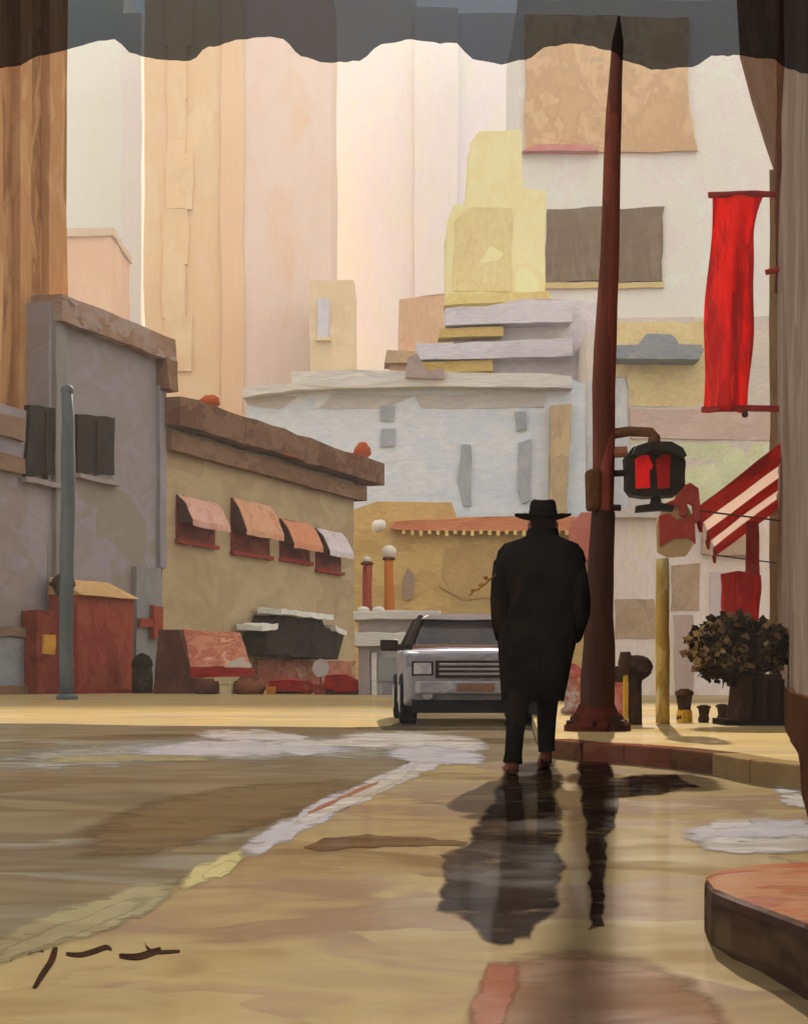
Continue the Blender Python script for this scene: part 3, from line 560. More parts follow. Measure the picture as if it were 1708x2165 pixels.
t.part('pilaster', MB().fbox(FL, FL.s_at(278), FL.s_at(330), 0, 0.2, 0.1, FL.sz(300, 1200)[1]), paint('pilaster_blue', [(146, 142, 138), (136, 134, 132), (152, 146, 142)], 0.7, (1, 1, 2)), wob=(0.04, 0.9, 0.6))
t.part('quoin', MB().fbox(FL, -0.25, 0.2, -0.2, 0.12, FL.sz(335, 1200)[1], zc - 1.6), paint('quoin_lav', [(160, 150, 154), (150, 140, 144), (142, 138, 136)], 0.8, (1, 1, 3)), wob=(0.04, 1, 0.7))

m_red = paint('red_door_wall', [(146, 70, 52), (158, 82, 60), (140, 62, 48), (166, 78, 64)], 0.7, (1, 1, 1.6), 0.85, 0.3)
FB = shift(FL, 0.9)
t = Thing('red_booth', 'red street booth with tan sloped roof beside the blue grey post', 'booth', FL.w(FB.s_at(215), 0.9, 0.12))
kA, kB = FB.s_at(158), FB.s_at(276)
zt = FB.sz(215, 1262)[1]
t.part('wall', MB().fbox(FL, kA, kB, 0.05, 1.0, 0.1, zt), m_red, wob=(0.04, 0.8, 0.5))
t.part('side_panel', MB().fbox(FL, FB.s_at(104), kA - 0.01, 0.02, 0.55, 0.1, FB.sz(120, 1290)[1]), paint('maroon_panel', [(124, 58, 46), (140, 70, 52), (112, 50, 44)], 0.6), wob=(0.05, 0.7, 0.4))
t.part('light_patch', MB().fbox(FL, FB.s_at(112), FB.s_at(136), 0.5, 0.62, FB.sz(120, 1384)[1], FB.sz(120, 1342)[1]), paint('amber_pane', [(208, 156, 66), (196, 140, 60)], 0.3), wob=(0.05, 0.4, 0.2))
mb = MB(); zr = FB.sz(215, 1224)[1]
mb.poly_prism([FL.w(kA - 0.06, 1.2, zt), FL.w(kA + 0.04, 0.05, zr), FL.w(kA + 0.04, 0.02, zt)], Vector((FL.d.x, FL.d.y, 0)) * (kB - kA + 0.1))
t.part('roof', mb, paint('tan_roof', [(206, 170, 120), (196, 154, 104), (214, 180, 126)], 0.5, (2, 2, 1)), wob=(0.04, 0.7, 0.4))
t.part('threshold', MB().fbox(FL, kA - 0.4, kB + 0.9, 0, 1.25, 0.1, 0.22), paint('threshold_red', [(136, 54, 44), (150, 66, 50)], 0.5), wob=(0.04, 0.7, 0.4))
# rounded dark bin before the booth
p = FL.w(FL.s_at(196), 1.7, 0.12)
t = Thing('litter_bin', 'dark round-topped litter bin in front of the red booth', 'bin', p)
t.part('body', MB().lathe(p, [(0.30, 0), (0.32, 0.3), (0.30, 0.8)], 14), paint('bin_dark', [(70, 58, 42), (58, 46, 34), (88, 72, 54)], 0.25), smooth=True, wob=(0.03, 0.3, 0.2))
t.part('lid', MB().lathe(p, [(0.33, 0.8), (0.30, 0.98), (0.2, 1.12), (0.04, 1.2)], 14), paint('bin_lid', [(60, 48, 36), (46, 38, 30)], 0.25), smooth=True)
p = FL.w(FL.s_at(100), 0.1, FL.sz(100, 1236)[1])
t = Thing('wall_lantern', 'dark ragged wall lantern left of the red booth', 'lamp', p)
t.part('shade', MB().lathe(p + Vector((FL.n.x, FL.n.y, 0)) * 0.45, [(0.05, 0.32), (0.30, 0.16), (0.34, 0.0), (0.22, -0.28), (0.05, -0.3)], 10), paint('lantern_dark', [(92, 76, 62), (70, 58, 48), (120, 104, 90)], 0.2), wob=(0.08, 0.3, 0.15))
t.part('arm', MB().tube([p, p + Vector((FL.n.x, FL.n.y, 0)) * 0.45 + Vector((0, 0, 0.25))], 0.05), paint('iron', [(60, 50, 42)], 0.2))
p = FL.w(FL.s_at(302), 0.2, FL.sz(302, 1316)[1])
t = Thing('red_wall_sign', 'small red cross-shaped sign on the blue grey pilaster', 'sign', p)
t.part('arm', MB().fbox(FL, FL.s_at(278), FL.s_at(318), 0.22, 0.34, FL.sz(302, 1326)[1], FL.sz(302, 1308)[1]), paint('sign_red', [(160, 80, 60), (146, 70, 54)], 0.3), wob=(0.04, 0.4, 0.2))
t.part('board', MB().fbox(FL, FL.s_at(305), FL.s_at(323), 0.20, 0.38, FL.sz(302, 1348)[1], FL.sz(302, 1280)[1]), m_red, wob=(0.05, 0.4, 0.2))

# ---- tan building with four awning windows
m_tan = paint('tan_wall', [(156, 136, 106), (163, 143, 112), (153, 133, 103), (160, 138, 108)], 3.0, (1.7, 1.7, 1), 0.92, 0.10, g=1.3, soft=1.0)
kE = FL.s_at(748)
t = Thing('tan_building', 'low tan building with brown cornice and four pink window awnings', 'building', FL.w(kE / 2, 0, 0))
zt = FL.sz(345, 838)[1]
t.part('wall', MB().fbox(FL, 0.16, kE, -8, 0, -0.3, zt - 0.3), m_tan, wob=(0.05, 1.5, 1.0))
m_corn = paint('cornice_umber', [(120, 88, 70), (134, 100, 80), (108, 78, 62), (140, 84, 62)], 0.9, (1.7, 1.7, 1), 0.9, 0.3)
t.part('cornice', MB().fbox(FL, 0.1, FL.s_at(782), -8.3, 0.7, zt - 0.95, zt), m_corn, wob=(0.09, 1.1, 0.7))
t.part('string_course', MB().fbox(FL, 0.2, FL.s_at(760), -8.1, 0.32, FL.sz(560, 1008)[1], FL.sz(560, 974)[1]), paint('course_umber', [(138, 108, 84), (126, 96, 74), (150, 120, 92)], 0.9, (1.7, 1.7, 1)), wob=(0.05, 1.1, 0.7))
m_open = paint('opening_red', [(118, 56, 44), (140, 66, 52), (104, 48, 38), (152, 54, 50)], 0.5, (1.6, 1.6, 1), 0.75, 0.25)
m_cheek = paint('cheek_dark', [(72, 50, 40), (86, 60, 46)], 0.35, (1, 1, 1), 0.85, 0.3)
fab = [[(206, 154, 132), (214, 166, 150), (196, 142, 120)], [(206, 146, 112), (212, 160, 128), (198, 136, 104)], [(212, 146, 108), (204, 134, 98)], [(206, 188, 190), (214, 200, 200), (196, 170, 168)]]
for i, (x0, x1, ya, yb, yc) in enumerate(((372, 452, 1046, 1140, 1098), (488, 568, 1052, 1164, 1118), (590, 652, 1096, 1178, 1146), (666, 718, 1116, 1202, 1162))):
    k0, k1 = FL.s_at(x0), FL.s_at(x1)
    z1, z0, zm = FL.sz(x0, ya)[1], FL.sz(x0, yb)[1], FL.sz(x0, yc)[1]
    w = t.part('window', MB().fbox(FL, k0, k1, -0.2, 0.06, z0, z1), m_open, wob=(0.03, 0.7, 0.4))
    t.part('sill', MB().fbox(FL, k0 - 0.1, k1 + 0.1, 0.0, 0.2, z0 - 0.14, z0 - 0.01), paint('sill_red', [(156, 60, 50), (140, 70, 54)], 0.4), parent=w, wob=(0.03, 0.5, 0.3))
    out = 0.62
    top_ = [FL.w(k0, 0.08, z1), FL.w(k0 + 0.04, out * 0.55, z1 - (z1 - zm) * 0.32), FL.w(k0 + 0.05, out, zm), FL.w(k0 + 0.05, out, zm - 0.18)]
    mb = MB(); thick = Vector((0, 0, -0.05)); dd = Vector((FL.d.x, FL.d.y, 0)) * (k1 - k0)
    V = [[mb.bm.verts.new(q), mb.bm.verts.new(q + dd)] for q in top_]
    V2 = [[mb.bm.verts.new(q + thick), mb.bm.verts.new(q + dd + thick)] for q in top_]
    for j in range(3):
        mb.bm.faces.new((V[j][0], V[j][1], V[j + 1][1], V[j + 1][0])); mb.bm.faces.new((V2[j][0], V2[j + 1][0], V2[j + 1][1], V2[j][1]))
        for q in (0, 1): mb.bm.faces.new((V[j][q], V[j + 1][q], V2[j + 1][q], V2[j][q]))
    mb.bm.faces.new((V[0][0], V2[0][0], V2[0][1], V[0][1])); mb.bm.faces.new((V[3][0], V[3][1], V2[3][1], V2[3][0]))
    aw = t.part('awning', mb, paint('awning_fabric_%d' % i, fab[i], 0.4, (1.2, 1.2, 1), 0.8, 0.3), wob=(0.035, 0.6, 0.35))
    for kk in (k0, k1 - 0.03):
        mb = MB(); mb.poly_prism([FL.w(kk, 0.07, z1 - 0.05), FL.w(kk, out * 0.5, z1 - (z1 - zm) * 0.36), FL.w(kk, out, zm - 0.1), FL.w(kk, 0.07, zm - 0.12)], Vector((FL.d.x, FL.d.y, 0)) * 0.03)
        t.part('awning_cheek', mb, m_cheek, parent=aw)
for (x, y0, y1, lb) in ((438, 862, 822, 'left'), (762, 944, 902, 'right')):
    k = FL.s_at(x); z0 = zt - 0.05; hgt = (0.62, 0.85)[lb == 'right']
    c = FL.w(k, 0.1, z0)
    fn = Thing('roof_urn', 'rust orange urn on the tan cornice, ' + ('near the grey building' if lb == 'left' else 'at its far right end'), 'urn', c, group='urns on the tan cornice')
    prof = [(0.2, 0), (0.16, 0.1), (0.36, hgt * 0.4), (0.34, hgt * 0.7), (0.18, hgt * 0.95), (0.03, hgt)]
    fn.part('body', MB().lathe(c, prof, 12), paint('rust', [(160, 72, 36), (176, 86, 46), (138, 58, 34)], 0.25), smooth=True, wob=(0.06, 0.35, 0.2))
    fn.part('foot', MB().lathe(c, [(0.26, -0.02), (0.26, 0.06), (0.2, 0.1)], 12), paint('rust_dark', [(110, 58, 38)], 0.2))
t.part('shopfront', MB().fbox(FL, FL.s_at(535), FL.s_at(742), 0, 0.2, 0.05, FL.sz(640, 1396)[1]), paint('shopfront_rose', [(160, 104, 84), (172, 118, 94), (150, 90, 74), (176, 140, 112)], 0.7, (1.4, 1.4, 1)), wob=(0.04, 0.8, 0.5))
# dark bowed awning, its sunlit top painted white
t = Thing('dark_awning', 'dark bowed shop awning with snowy white top on the tan wall', 'awning', FL.w(FB.s_at(630), 0.1, FB.sz(630, 1396)[1]))
shape = [(548, 1386), (546, 1348), (572, 1326), (586, 1300), (680, 1308), (686, 1326), (716, 1340), (702, 1394), (620, 1388)]
P = [(FB.s_at(x), FB.sz(x, y)[1]) for x, y in shape]
mb = MB(); mb.poly_prism([FL.w(k, 1.15 - 0.25 * (1 if i in (2, 3, 4, 5) else 0), z) for i, (k, z) in enumerate(P)], Vector((-FL.n.x, -FL.n.y, 0)) * 0.9)
t.part('canopy', mb, paint('awning_black', [(50, 44, 38), (60, 52, 44), (42, 38, 34)], 0.5), wob=(0.06, 0.7, 0.4))
for j, (pa, pb) in enumerate((((580, 1296), (690, 1308)), ((540, 1330), (574, 1328)), ((694, 1330), (720, 1342)))):
    k0, z0 = FB.s_at(pa[0]), FB.sz(*pa)[1]; k1, z1 = FB.s_at(pb[0]), FB.sz(*pb)[1]
    mb = MB(); mb.poly_prism([FL.w(k0, 0.2, z0), FL.w(k1, 0.2, z1), FL.w(k1, 1.2, z1 - 0.06), FL.w(k0, 1.2, z0 - 0.06)], Vector((0, 0, 0.2)))
    t.part('white_trim', mb, paint('snow_white', [(218, 214, 204), (228, 224, 214)], 0.3, bump=0.5), wob=(0.06, 0.5, 0.3))

# ---- market stalls along the pavement
m_counter = paint('counter_brown', [(112, 74, 52), (98, 62, 46), (126, 86, 60)], 0.4)
m_stallred = paint('stall_red', [(158, 40, 34), (170, 50, 38), (140, 36, 34)], 0.4, (1.6, 1, 1), 0.8, 0.3)
f = front(49.0)
t = Thing('market_tent', 'pink market tent with dark brown end by the grey building', 'tent', (gx(430, 49), 49, 0.12))
mb = MB().fpoly(f, [(322, 1478), (336, 1332), (378, 1330), (418, 1468), (400, 1480)], -1.6, 0)
t.part('end_panel', mb, paint('tent_brown', [(84, 52, 42), (98, 64, 50), (110, 76, 54)], 0.5, (1, 1, 1.4)), wob=(0.04, 0.7, 0.4))
mb = MB(); P = [f.px(376, 1330, -1.2), f.px(500, 1334, -1.2), f.px(530, 1408, 0.1), f.px(402, 1410, 0.1)]
mb.poly_prism(P, Vector((0, 0.05, -0.06)))
rf = t.part('canopy', mb, paint('tent_pink', [(188, 118, 90), (200, 136, 108), (176, 104, 82), (212, 160, 130)], 0.45), wob=(0.04, 0.6, 0.35))
t.part('hem', MB().fpoly(f, [(470, 1414), (490, 1398), (514, 1388), (520, 1400), (532, 1404), (530, 1420)], -0.02, 0.14), paint('hem_white', [(216, 212, 206), (224, 200, 176)], 0.3), parent=rf, wob=(0.03, 0.4, 0.2))
t.part('valance', MB().fpoly(f, [(402, 1412), (480, 1410), (534, 1412), (538, 1430), (406, 1432)], -0.1, 0.16), m_stallred, parent=rf, wob=(0.03, 0.5, 0.25))
t.part('counter', MB().box((gx(424, 49), 49.1, 0.12), (gx(530, 49), 49.9, gz(1440, 49))), paint('tent_counter', [(112, 66, 52), (128, 80, 60)], 0.5), wob=(0.03, 0.5, 0.3))
for x in (428, 534): t.part('leg', MB().tube([f.px(x, 1424, 0.02), (gx(x, 49), 49, 0.12)], 0.045), m_counter)
f = front(47.6)
for (nm, lb, pts, cols, dep) in (
    ('barrel', 'dark brown barrel under the pink market tent', [(414, 1478), (412, 1440), (424, 1434), (450, 1434), (462, 1442), (460, 1478)], [(88, 56, 46), (102, 66, 50)], 0.6),
    ('crate', 'cream crate standing between two brown barrels', [(466, 1474), (468, 1442), (490, 1440), (492, 1474)], [(206, 194, 150), (196, 180, 138)], 0.5),
    ('barrel', 'brown tapered barrel right of the cream crate', [(496, 1478), (500, 1436), (520, 1428), (548, 1440), (562, 1478)], [(122, 76, 52), (136, 88, 60), (106, 64, 48)], 0.6),
    ('crate', 'amber crate beside the low red stalls', [(566, 1478), (564, 1458), (576, 1452), (582, 1478)], [(198, 132, 58), (182, 112, 56)], 0.4),
    ('barrel', 'rust barrel in front of the left red stall', [(638, 1482), (636, 1454), (648, 1446), (660, 1456), (660, 1482)], [(146, 66, 38), (128, 56, 36)], 0.5),
    ('crate', 'rosy red crate between the two red stalls', [(664, 1482), (664, 1454), (690, 1446), (714, 1450), (718, 1482)], [(166, 82, 62), (152, 66, 54), (178, 100, 78)], 0.6)):
    t = Thing(nm, lb, nm, (gx((pts[0][0] + pts[-1][0]) / 2, 47.6), 47.6, 0.12), group='goods before the tan building')
    kxs = [gx(p[0], 47.6) for p in pts]; zs = [gz(p[1], 47.6) for p in pts]; cx_ = (min(kxs) + max(kxs)) / 2; hw = (max(kxs) - min(kxs)) / 2; zt = max(zs)
    mm = paint(nm + lb[:8], cols, 0.3)
    if nm == 'barrel':
        t.part('body', MB().lathe((cx_, 47.6, 0.12), [(hw * 0.86, 0), (hw, (zt - .12) * 0.35), (hw * 0.95, (zt - .12) * 0.6), (hw * 0.62, zt - .16)], 12), mm, smooth=True, wob=(0.03, 0.3, 0.2))
        t.part('lid', MB().lathe((cx_, 47.6, 0.12), [(hw * 0.66, zt - .17), (hw * 0.6, zt - .12)], 12), m_counter)
    else:
        t.part('body', MB().box((cx_ - hw, 47.4, 0.12), (cx_ + hw, 47.9, zt - 0.08)), mm, wob=(0.03, 0.3, 0.2))
        t.part('lid', MB().box((cx_ - hw * 1.06, 47.36, zt - 0.08), (cx_ + hw * 1.06, 47.94, zt)), mm, wob=(0.02, 0.3, 0.2))
for (D, pts, lb) in ((48.4, [(566, 1462), (570, 1440), (610, 1436), (662, 1444), (664, 1464)], 'low red market stall left of the rosy crate'), (47.0, [(684, 1452), (690, 1428), (730, 1426), (756, 1440), (772, 1458), (720, 1466)], 'low red market stall next to the white kiosk')):
    f = front(D); xm = (pts[0][0] + pts[-1][0]) / 2
    t = Thing('market_stall', lb, 'stall', (gx(xm, D), D, 0.12), group='red market stalls')
    t.part('canopy', MB().fpoly(f, pts, -1.2, 0.2), m_stallred, wob=(0.04, 0.6, 0.3))
    x0, x1 = min(p[0] for p in pts) + 8, max(p[0] for p in pts) - 12
    t.part('counter', MB().box((gx(x0, D), D + 0.2, 0.12), (gx(x1, D), D + 0.9, 0.5)), paint('counter_rose', [(150, 84, 68), (136, 70, 60), (148, 130, 140)], 0.4), wob=(0.03, 0.4, 0.25))
    for x in (x0, x1):
        for dy in (0.1, 1.0): t.part('leg', MB().tube([(gx(x, D), D + dy, 0.12), (gx(x, D), D + dy, gz(1456, D))], 0.035), m_counter)
p = Vector((gx(678, 48.6), 48.6, 0.12))
t = Thing('round_sign', 'round white sign on a thin post between the red stalls', 'sign', p)
t.part('disc', MB().loft([[p + Vector((math.cos(a) * 0.24, dy, gz(1412, 48.6) - .12 + math.sin(a) * 0.26)) for a in [2 * math.pi * i / 14 for i in range(14)]] for dy in (-0.03, 0.03)]), paint('disc_white', [(206, 200, 196), (190, 182, 180)], 0.3), wob=(0.02, 0.3, 0.2))
t.part('post', MB().tube([p, p + Vector((0, 0.03, gz(1426, 48.6)))], 0.03), m_counter)

# ---- white kiosk with stepped cornices, lamps behind it
D = 46.0; f = front(D)
m_kw = paint('kiosk_wall', [(176, 170, 168), (188, 184, 182), (166, 158, 160), (196, 192, 188)], 0.6, (1, 1, 1.5), 0.88, 0.35)
m_kt = paint('kiosk_white', [(220, 216, 208), (230, 226, 218), (210, 204, 198)], 0.4, (2.5, 1, 1), 0.8, 0.5)
t = Thing('white_kiosk', 'white street kiosk with two stepped cornices left of the silver car', 'kiosk', (gx(840, D), D, 0.0))
t.part('wall', MB().fbox(f, gx(758, D), gx(905, D), -2.0, 0, 0.0, gz(1352, D)), m_kw, wob=(0.03, 0.7, 0.45))
t.part('cornice', MB().fbox(f, gx(750, D), gx(912, D), -2.1, 0.28, gz(1366, D), gz(1338, D)), m_kt, wob=(0.035, 0.5, 0.3), bevel=0.02)
t.part('attic', MB().fbox(f, gx(758, D), gx(908, D), -1.9, 0.0, gz(1340, D), gz(1306, D)), paint('attic_mauve', [(164, 148, 144), (176, 162, 158), (190, 168, 146)], 0.5, (2.5, 1, 1)), wob=(0.03, 0.5, 0.3))
t.part('cornice', MB().fbox(f, gx(748, D), gx(932, D), -2.0, 0.2, gz(1310, D), gz(1292, D)), m_kt, wob=(0.04, 0.5, 0.3), bevel=0.02)
t.part('pilaster', MB().fbox(f, gx(758, D), gx(782, D), -0.1, 0.1, 0.0, gz(1368, D)), paint('kiosk_shadow', [(156, 144, 144), (168, 154, 150)], 0.5), wob=(0.025, 0.5, 0.3))  # mauve grey pilaster, darker than the kiosk wall
w = t.part('window', MB().fbox(f, gx(798, D), gx(846, D), -0.1, 0.05, gz(1440, D), gz(1390, D)), paint('kiosk_pane', [(150, 152, 154), (160, 160, 160)], 0.4, rough=0.4), wob=(0.02, 0.4, 0.25))
t.part('window_frame', MB().fbox(f, gx(786, D), gx(797, D), 0.0, 0.1, gz(1480, D), gz(1380, D)), m_kt, parent=w, wob=(0.02, 0.4, 0.25))
t.part('door', MB().fbox(f, gx(808, D), gx(832, D), 0.0, 0.07, 0.02, gz(1444, D)), paint('kiosk_door', [(150, 148, 150), (140, 138, 142)], 0.4), wob=(0.02, 0.4, 0.25))
for x in (768, 800):
    t.part('scroll_ornament', MB().ball((gx(x, D), D, gz(1290, D)), 0.17, 10, 0.6), m_kt, smooth=True)
for (x, y0, y1, cols, cap, lb) in ((776, 1190, 1292, [(160, 74, 60), (178, 96, 70), (146, 60, 56)], 0.11, 'short red lamp post with small white cap behind the kiosk'), (822, 1180, 1296, [(190, 112, 52), (204, 126, 56), (170, 82, 54)], 0.21, 'orange lamp post with big white globe behind the kiosk')):
    DD = 49.5; p = Vector((gx(x, DD), DD, 0.0))
    t = Thing('lamp_post', lb, 'lamp post', p, group='lamp posts behind the kiosk')
    zt = gz(y0, DD)
    t.part('post', MB().tube([p, p + Vector((0.02, 0, zt * 0.5)), p + Vector((0.0, 0, zt))], [0.17, 0.16, 0.13]), paint('lamppaint%d' % x, cols, 0.3, (1, 1, 4)), smooth=True, wob=(0.03, 0.5, 0.3))
    t.part('globe', MB().ball(p + Vector((0, 0, zt + cap * 0.8)), cap * 1.05, 12, 0.9), paint('globe_white', [(232, 222, 206)], 0.3), smooth=True, wob=(0.02, 0.2, 0.15))
    t.part('collar', MB().lathe(p, [(0.17, zt - 0.06), (0.2, zt - 0.02), (0.12, zt + 0.04)], 10), m_counter)

# ---- blue-grey post at left
p = G(142, 1490); p.z = 0.12
t = Thing('grey_post', 'thick blue grey street post standing before the grey building', 'post', p)
zt = gz(818, p.y)
m_post = paint('post_slate', [(92, 100, 104), (104, 110, 112), (82, 88, 92)], 0.5, (1, 1, 4), 0.7, 0.3)
t.part('shaft', MB().tube([p, p + Vector((-0.02, 0, 2)), p + Vector((0.03, 0, 4.2)), p + Vector((0.01, 0, zt - 0.22))], [0.155, 0.15, 0.16, 0.12], 12), m_post, smooth=True, wob=(0.02, 0.8, 0.4))
t.part('cap', MB().ball(p + Vector((0.01, 0, zt - 0.2)), 0.14, 12), m_post, smooth=True)
t.part('base_plate', MB().lathe(p, [(0.24, 0), (0.24, 0.06), (0.17, 0.12)], 12), m_post)

# ------------------------------------------------------------------ right-hand brown building
FR = Frame((gx(1642, 37.0), 37.0), 12.0, -1)
m_taupe = paint('taupe_wall', [(122, 106, 94), (132, 115, 103), (116, 101, 88), (138, 119, 106)], 1.4, (2, 2, 1.4), 0.95, 0.12, g=1.05)
m_taupe.node_tree.nodes['Principled BSDF'].inputs['Specular IOR Level'].default_value = 0.0
t = Thing('brown_building', 'brown taupe building closing the right edge of the street', 'building', FR.w(-12, -0.5, 0))
t.part('wall', MB().fbox(FR, -33, 0, -7, 0, 0.0, 20), m_taupe, wob=(0.03, 1.4, 1.1))
mb = MB(); prof = [(0, 11.4), (0.28, 12.3), (0.55, 13.2), (0.78, 14.2), (0.86, 15.4), (0.9, 20), (0, 20)]
mb.poly_prism([FR.w(-33, n, z) for n, z in prof], Vector((FR.d.x, FR.d.y, 0)) * 33.2)
t.part('cornice', mb, paint('cornice_taupe', [(146, 116, 94), (134, 106, 86), (156, 126, 104)], 0.8, (2.5, 2.5, 1)), wob=(0.05, 1.1, 0.8))
t.part('plinth', MB().fbox(FR, -33, 0.02, 0, 0.05, 0.0, 0.5), paint('plinth_rust', [(96, 60, 44), (110, 70, 48), (84, 54, 40)], 0.5, (2, 2, 1), g=0.4), wob=(0.03, 0.8, 0.5))
for z in (10.3, 8.9): t.part('string_course', MB().fbox(FR, -33, 0.1, 0, 0.06, z, z + 0.22), paint('course_red', [(124, 78, 66), (136, 92, 76)], 0.5, (2, 2, 1)), wob=(0.04, 0.9, 0.6))
t.part('corner_strip', MB().fbox(FR, -0.2, 0.12, -0.3, 0.16, 0.5, 11.6), paint('strip_gold', [(176, 140, 92), (190, 150, 100), (160, 122, 92)], 0.5, (1, 1, 3), g=0.6), wob=(0.03, 0.8, 0.5))

# red vertical banner held by two arms
D = 30.0; f = front(D)
wallx = FR.px(1660, 800).x
t = Thing('red_banner', 'tall red fabric banner hanging on two arms from the brown building', 'banner', (gx(1545, D), D, gz(870, D)))
seg = 26; cols_n = 12
mb = MB(); rings = []
for i in range(seg + 1):
    v = i / seg; y = 414 + v * 456
    xl = 1506 - 20 * v + (4 * math.sin(v * 9)); xr = 1606 - 22 * v ** 0.8 + 10 * math.exp(-((v) / 0.06)) - 10 * math.exp(-((v - 0.15) / 0.12) ** 2) + 3 * math.sin(v * 12)
    row = []
    for j in range(cols_n + 1):
        u = j / cols_n
        fold = 0.20 * math.sin(u * math.pi * 2.6 + 0.5 + 0.7 * math.sin(v * 3)) * (0.35 + 0.65 * math.sin(min(1, v * 3) * math.pi / 2))
        row.append(Vector((gx(xl + (xr - xl) * u, D), D + fold, gz(y, D))))
    rings.append(row)
mb.loft(rings, cap=False, closed=False)
m_ban = paint('banner_red', [(196, 34, 28), (214, 44, 34), (176, 30, 30), (222, 70, 44)], 0.5, (0.5, 1, 3), 0.75, 0.2, g=1.25, trans=0.42)
ban = t.part('cloth', mb, m_ban, smooth=True)
sm = ban.modifiers.new('solid', 'SOLIDIFY'); sm.thickness = 0.012
m_arm = paint('arm_red', [(150, 44, 42), (166, 60, 50)], 0.3)
for (y, x0) in ((413, 1496), (866, 1482)):
    t.part('arm', MB().tube([(gx(x0, D), D, gz(y, D)), (gx(1570, D), D, gz(y - 3, D)), (gx(1672, D), D, gz(y - 1, D))], 0.055, 8), m_arm, wob=(0.015, 0.4, 0.2))
t.part('stub', MB().tube([(gx(1618, D), D, gz(576, D)), (gx(1670, D), D, gz(564, D))], 0.05, 8), m_arm)
t.part('pull_knob', MB().ball((gx(1574, D), D, gz(876, D)), 0.06, 8), paint('iron', [(60, 50, 42)], 0.2), smooth=True)
# striped awning
t = Thing('striped_awning', 'red and white striped awning sloping from the brown building', 'awning', FR.w(-5, 0.1, 3.4))
edges = [-11.3, -9.0, -7.3, -5.2, -3.5, -1.2]
kcol = [[(150, 44, 34), (166, 60, 40), (136, 36, 34)], [(226, 206, 196), (232, 216, 204)]]
for i in range(5):
    k0, k1 = edges[i], edges[i + 1] - 0.02
    mb = MB(); q = [FR.w(k0, 0.02, 4.15), FR.w(k1, 0.02, 4.15), FR.w(k1, 1.28, 3.22), FR.w(k0, 1.28, 3.22)]
    mb.poly_prism(q, Vector((0, 0, -0.04)))
    pn = t.part('stripe_panel', mb, paint('awning_' + ('red', 'white')[i % 2], kcol[i % 2], 0.5, (1, 2, 1), 0.8, 0.3, g=1.2, trans=0.7), wob=(0.03, 0.8, 0.4))
    mb = MB(); q = [FR.w(k0, 1.28, 3.21), FR.w(k1, 1.28, 3.21), FR.w(k1, 1.29, 3.02), FR.w((k0 + k1) / 2, 1.29, 2.94), FR.w(k0, 1.29, 3.02)]
    mb.poly_prism(q, Vector((0.02, 0, 0)))
    t.part('valance', mb, paint('awning_' + ('red', 'white')[i % 2], kcol[i % 2], 0.5), parent=pn)
for k in (-11.2, -1.3): t.part('strut', MB().tube([FR.w(k, 0.02, 3.0), FR.w(k, 1.26, 3.18)], 0.014, 8), m_polelow)
# hanging red sign
D = 31.0; f = front(D)
t = Thing('hanging_sign', 'bright red hanging pennant below the striped awning', 'sign', (gx(1562, D), D, gz(1335, D)))
t.part('hanger', MB().fpoly(f, [(1576, 1216), (1578, 1104), (1602, 1102), (1604, 1216)], -0.06, 0.06), m_arm, wob=(0.02, 0.4, 0.2))
t.part('panel', MB().fpoly(f, [(1528, 1306), (1526, 1240), (1522, 1214), (1560, 1208), (1606, 1216), (1608, 1246), (1600, 1316), (1580, 1334), (1556, 1322)], -0.08, 0.08), m_ban, wob=(0.03, 0.4, 0.2))

# ---- storefront behind the street furniture
D = 44.0; f = front(D)
m_store = paint('store_wall', [(214, 204, 198), (220, 210, 204), (208, 200, 200), (222, 214, 198)], 0.9, (1, 1, 1.8), 0.9, 0.15, g=1.4)
t = Thing('pale_storefront', 'pale lavender storefront with tan blinds behind the street furniture', 'building', (gx(1450, D), D, 0.13))
t.part('wall', MB().fbox(f, gx(1290, D), gx(1650, D), -3, 0, 0.1, gz(1088, D)), m_store, wob=(0.03, 0.9, 0.6))
m_tb = paint('tan_blind', [(182, 160, 136), (192, 170, 146), (174, 152, 128)], 0.5, (1, 1, 1.5))
t.part('awning', MB().fpoly(f, [(1480, 1172), (1484, 1098), (1592, 1100), (1590, 1178)], 0, 0.2), m_tb, wob=(0.04, 0.6, 0.3))
t.part('blind', MB().fpoly(f, [(1418, 1290), (1420, 1196), (1478, 1190), (1476, 1290)], -0.05, 0.03), m_tb, wob=(0.04, 0.5, 0.3))
t.part('blind', MB().fpoly(f, [(1300, 1350), (1300, 1268), (1382, 1266), (1382, 1350)], -0.05, 0.03), m_tb, wob=(0.04, 0.5, 0.3))
t.part('pillar', MB().fpoly(f, [(1425, 1474), (1424, 1300), (1464, 1300), (1466, 1474)], -0.05, 0.04), paint('pillar_mauve', [(196, 178, 170), (188, 170, 164)], 0.6, (1, 1, 2)), wob=(0.03, 0.5, 0.3))
t.part('window', MB().fbox(f, gx(1500, D), gx(1528, D), -0.1, 0.06, gz(1320, D), gz(1210, D)), paint('store_pane', [(214, 204, 206), (206, 196, 200)], 0.5, rough=0.4), wob=(0.03, 0.5, 0.3))
t.part('fascia', MB().fbox(f, gx(1288, D), gx(1480, D), 0, 0.25, gz(1096, D), gz(1074, D)), paint('fascia_white', [(214, 210, 202), (204, 200, 196)], 0.5, (2, 1, 1)), wob=(0.03, 0.6, 0.4))

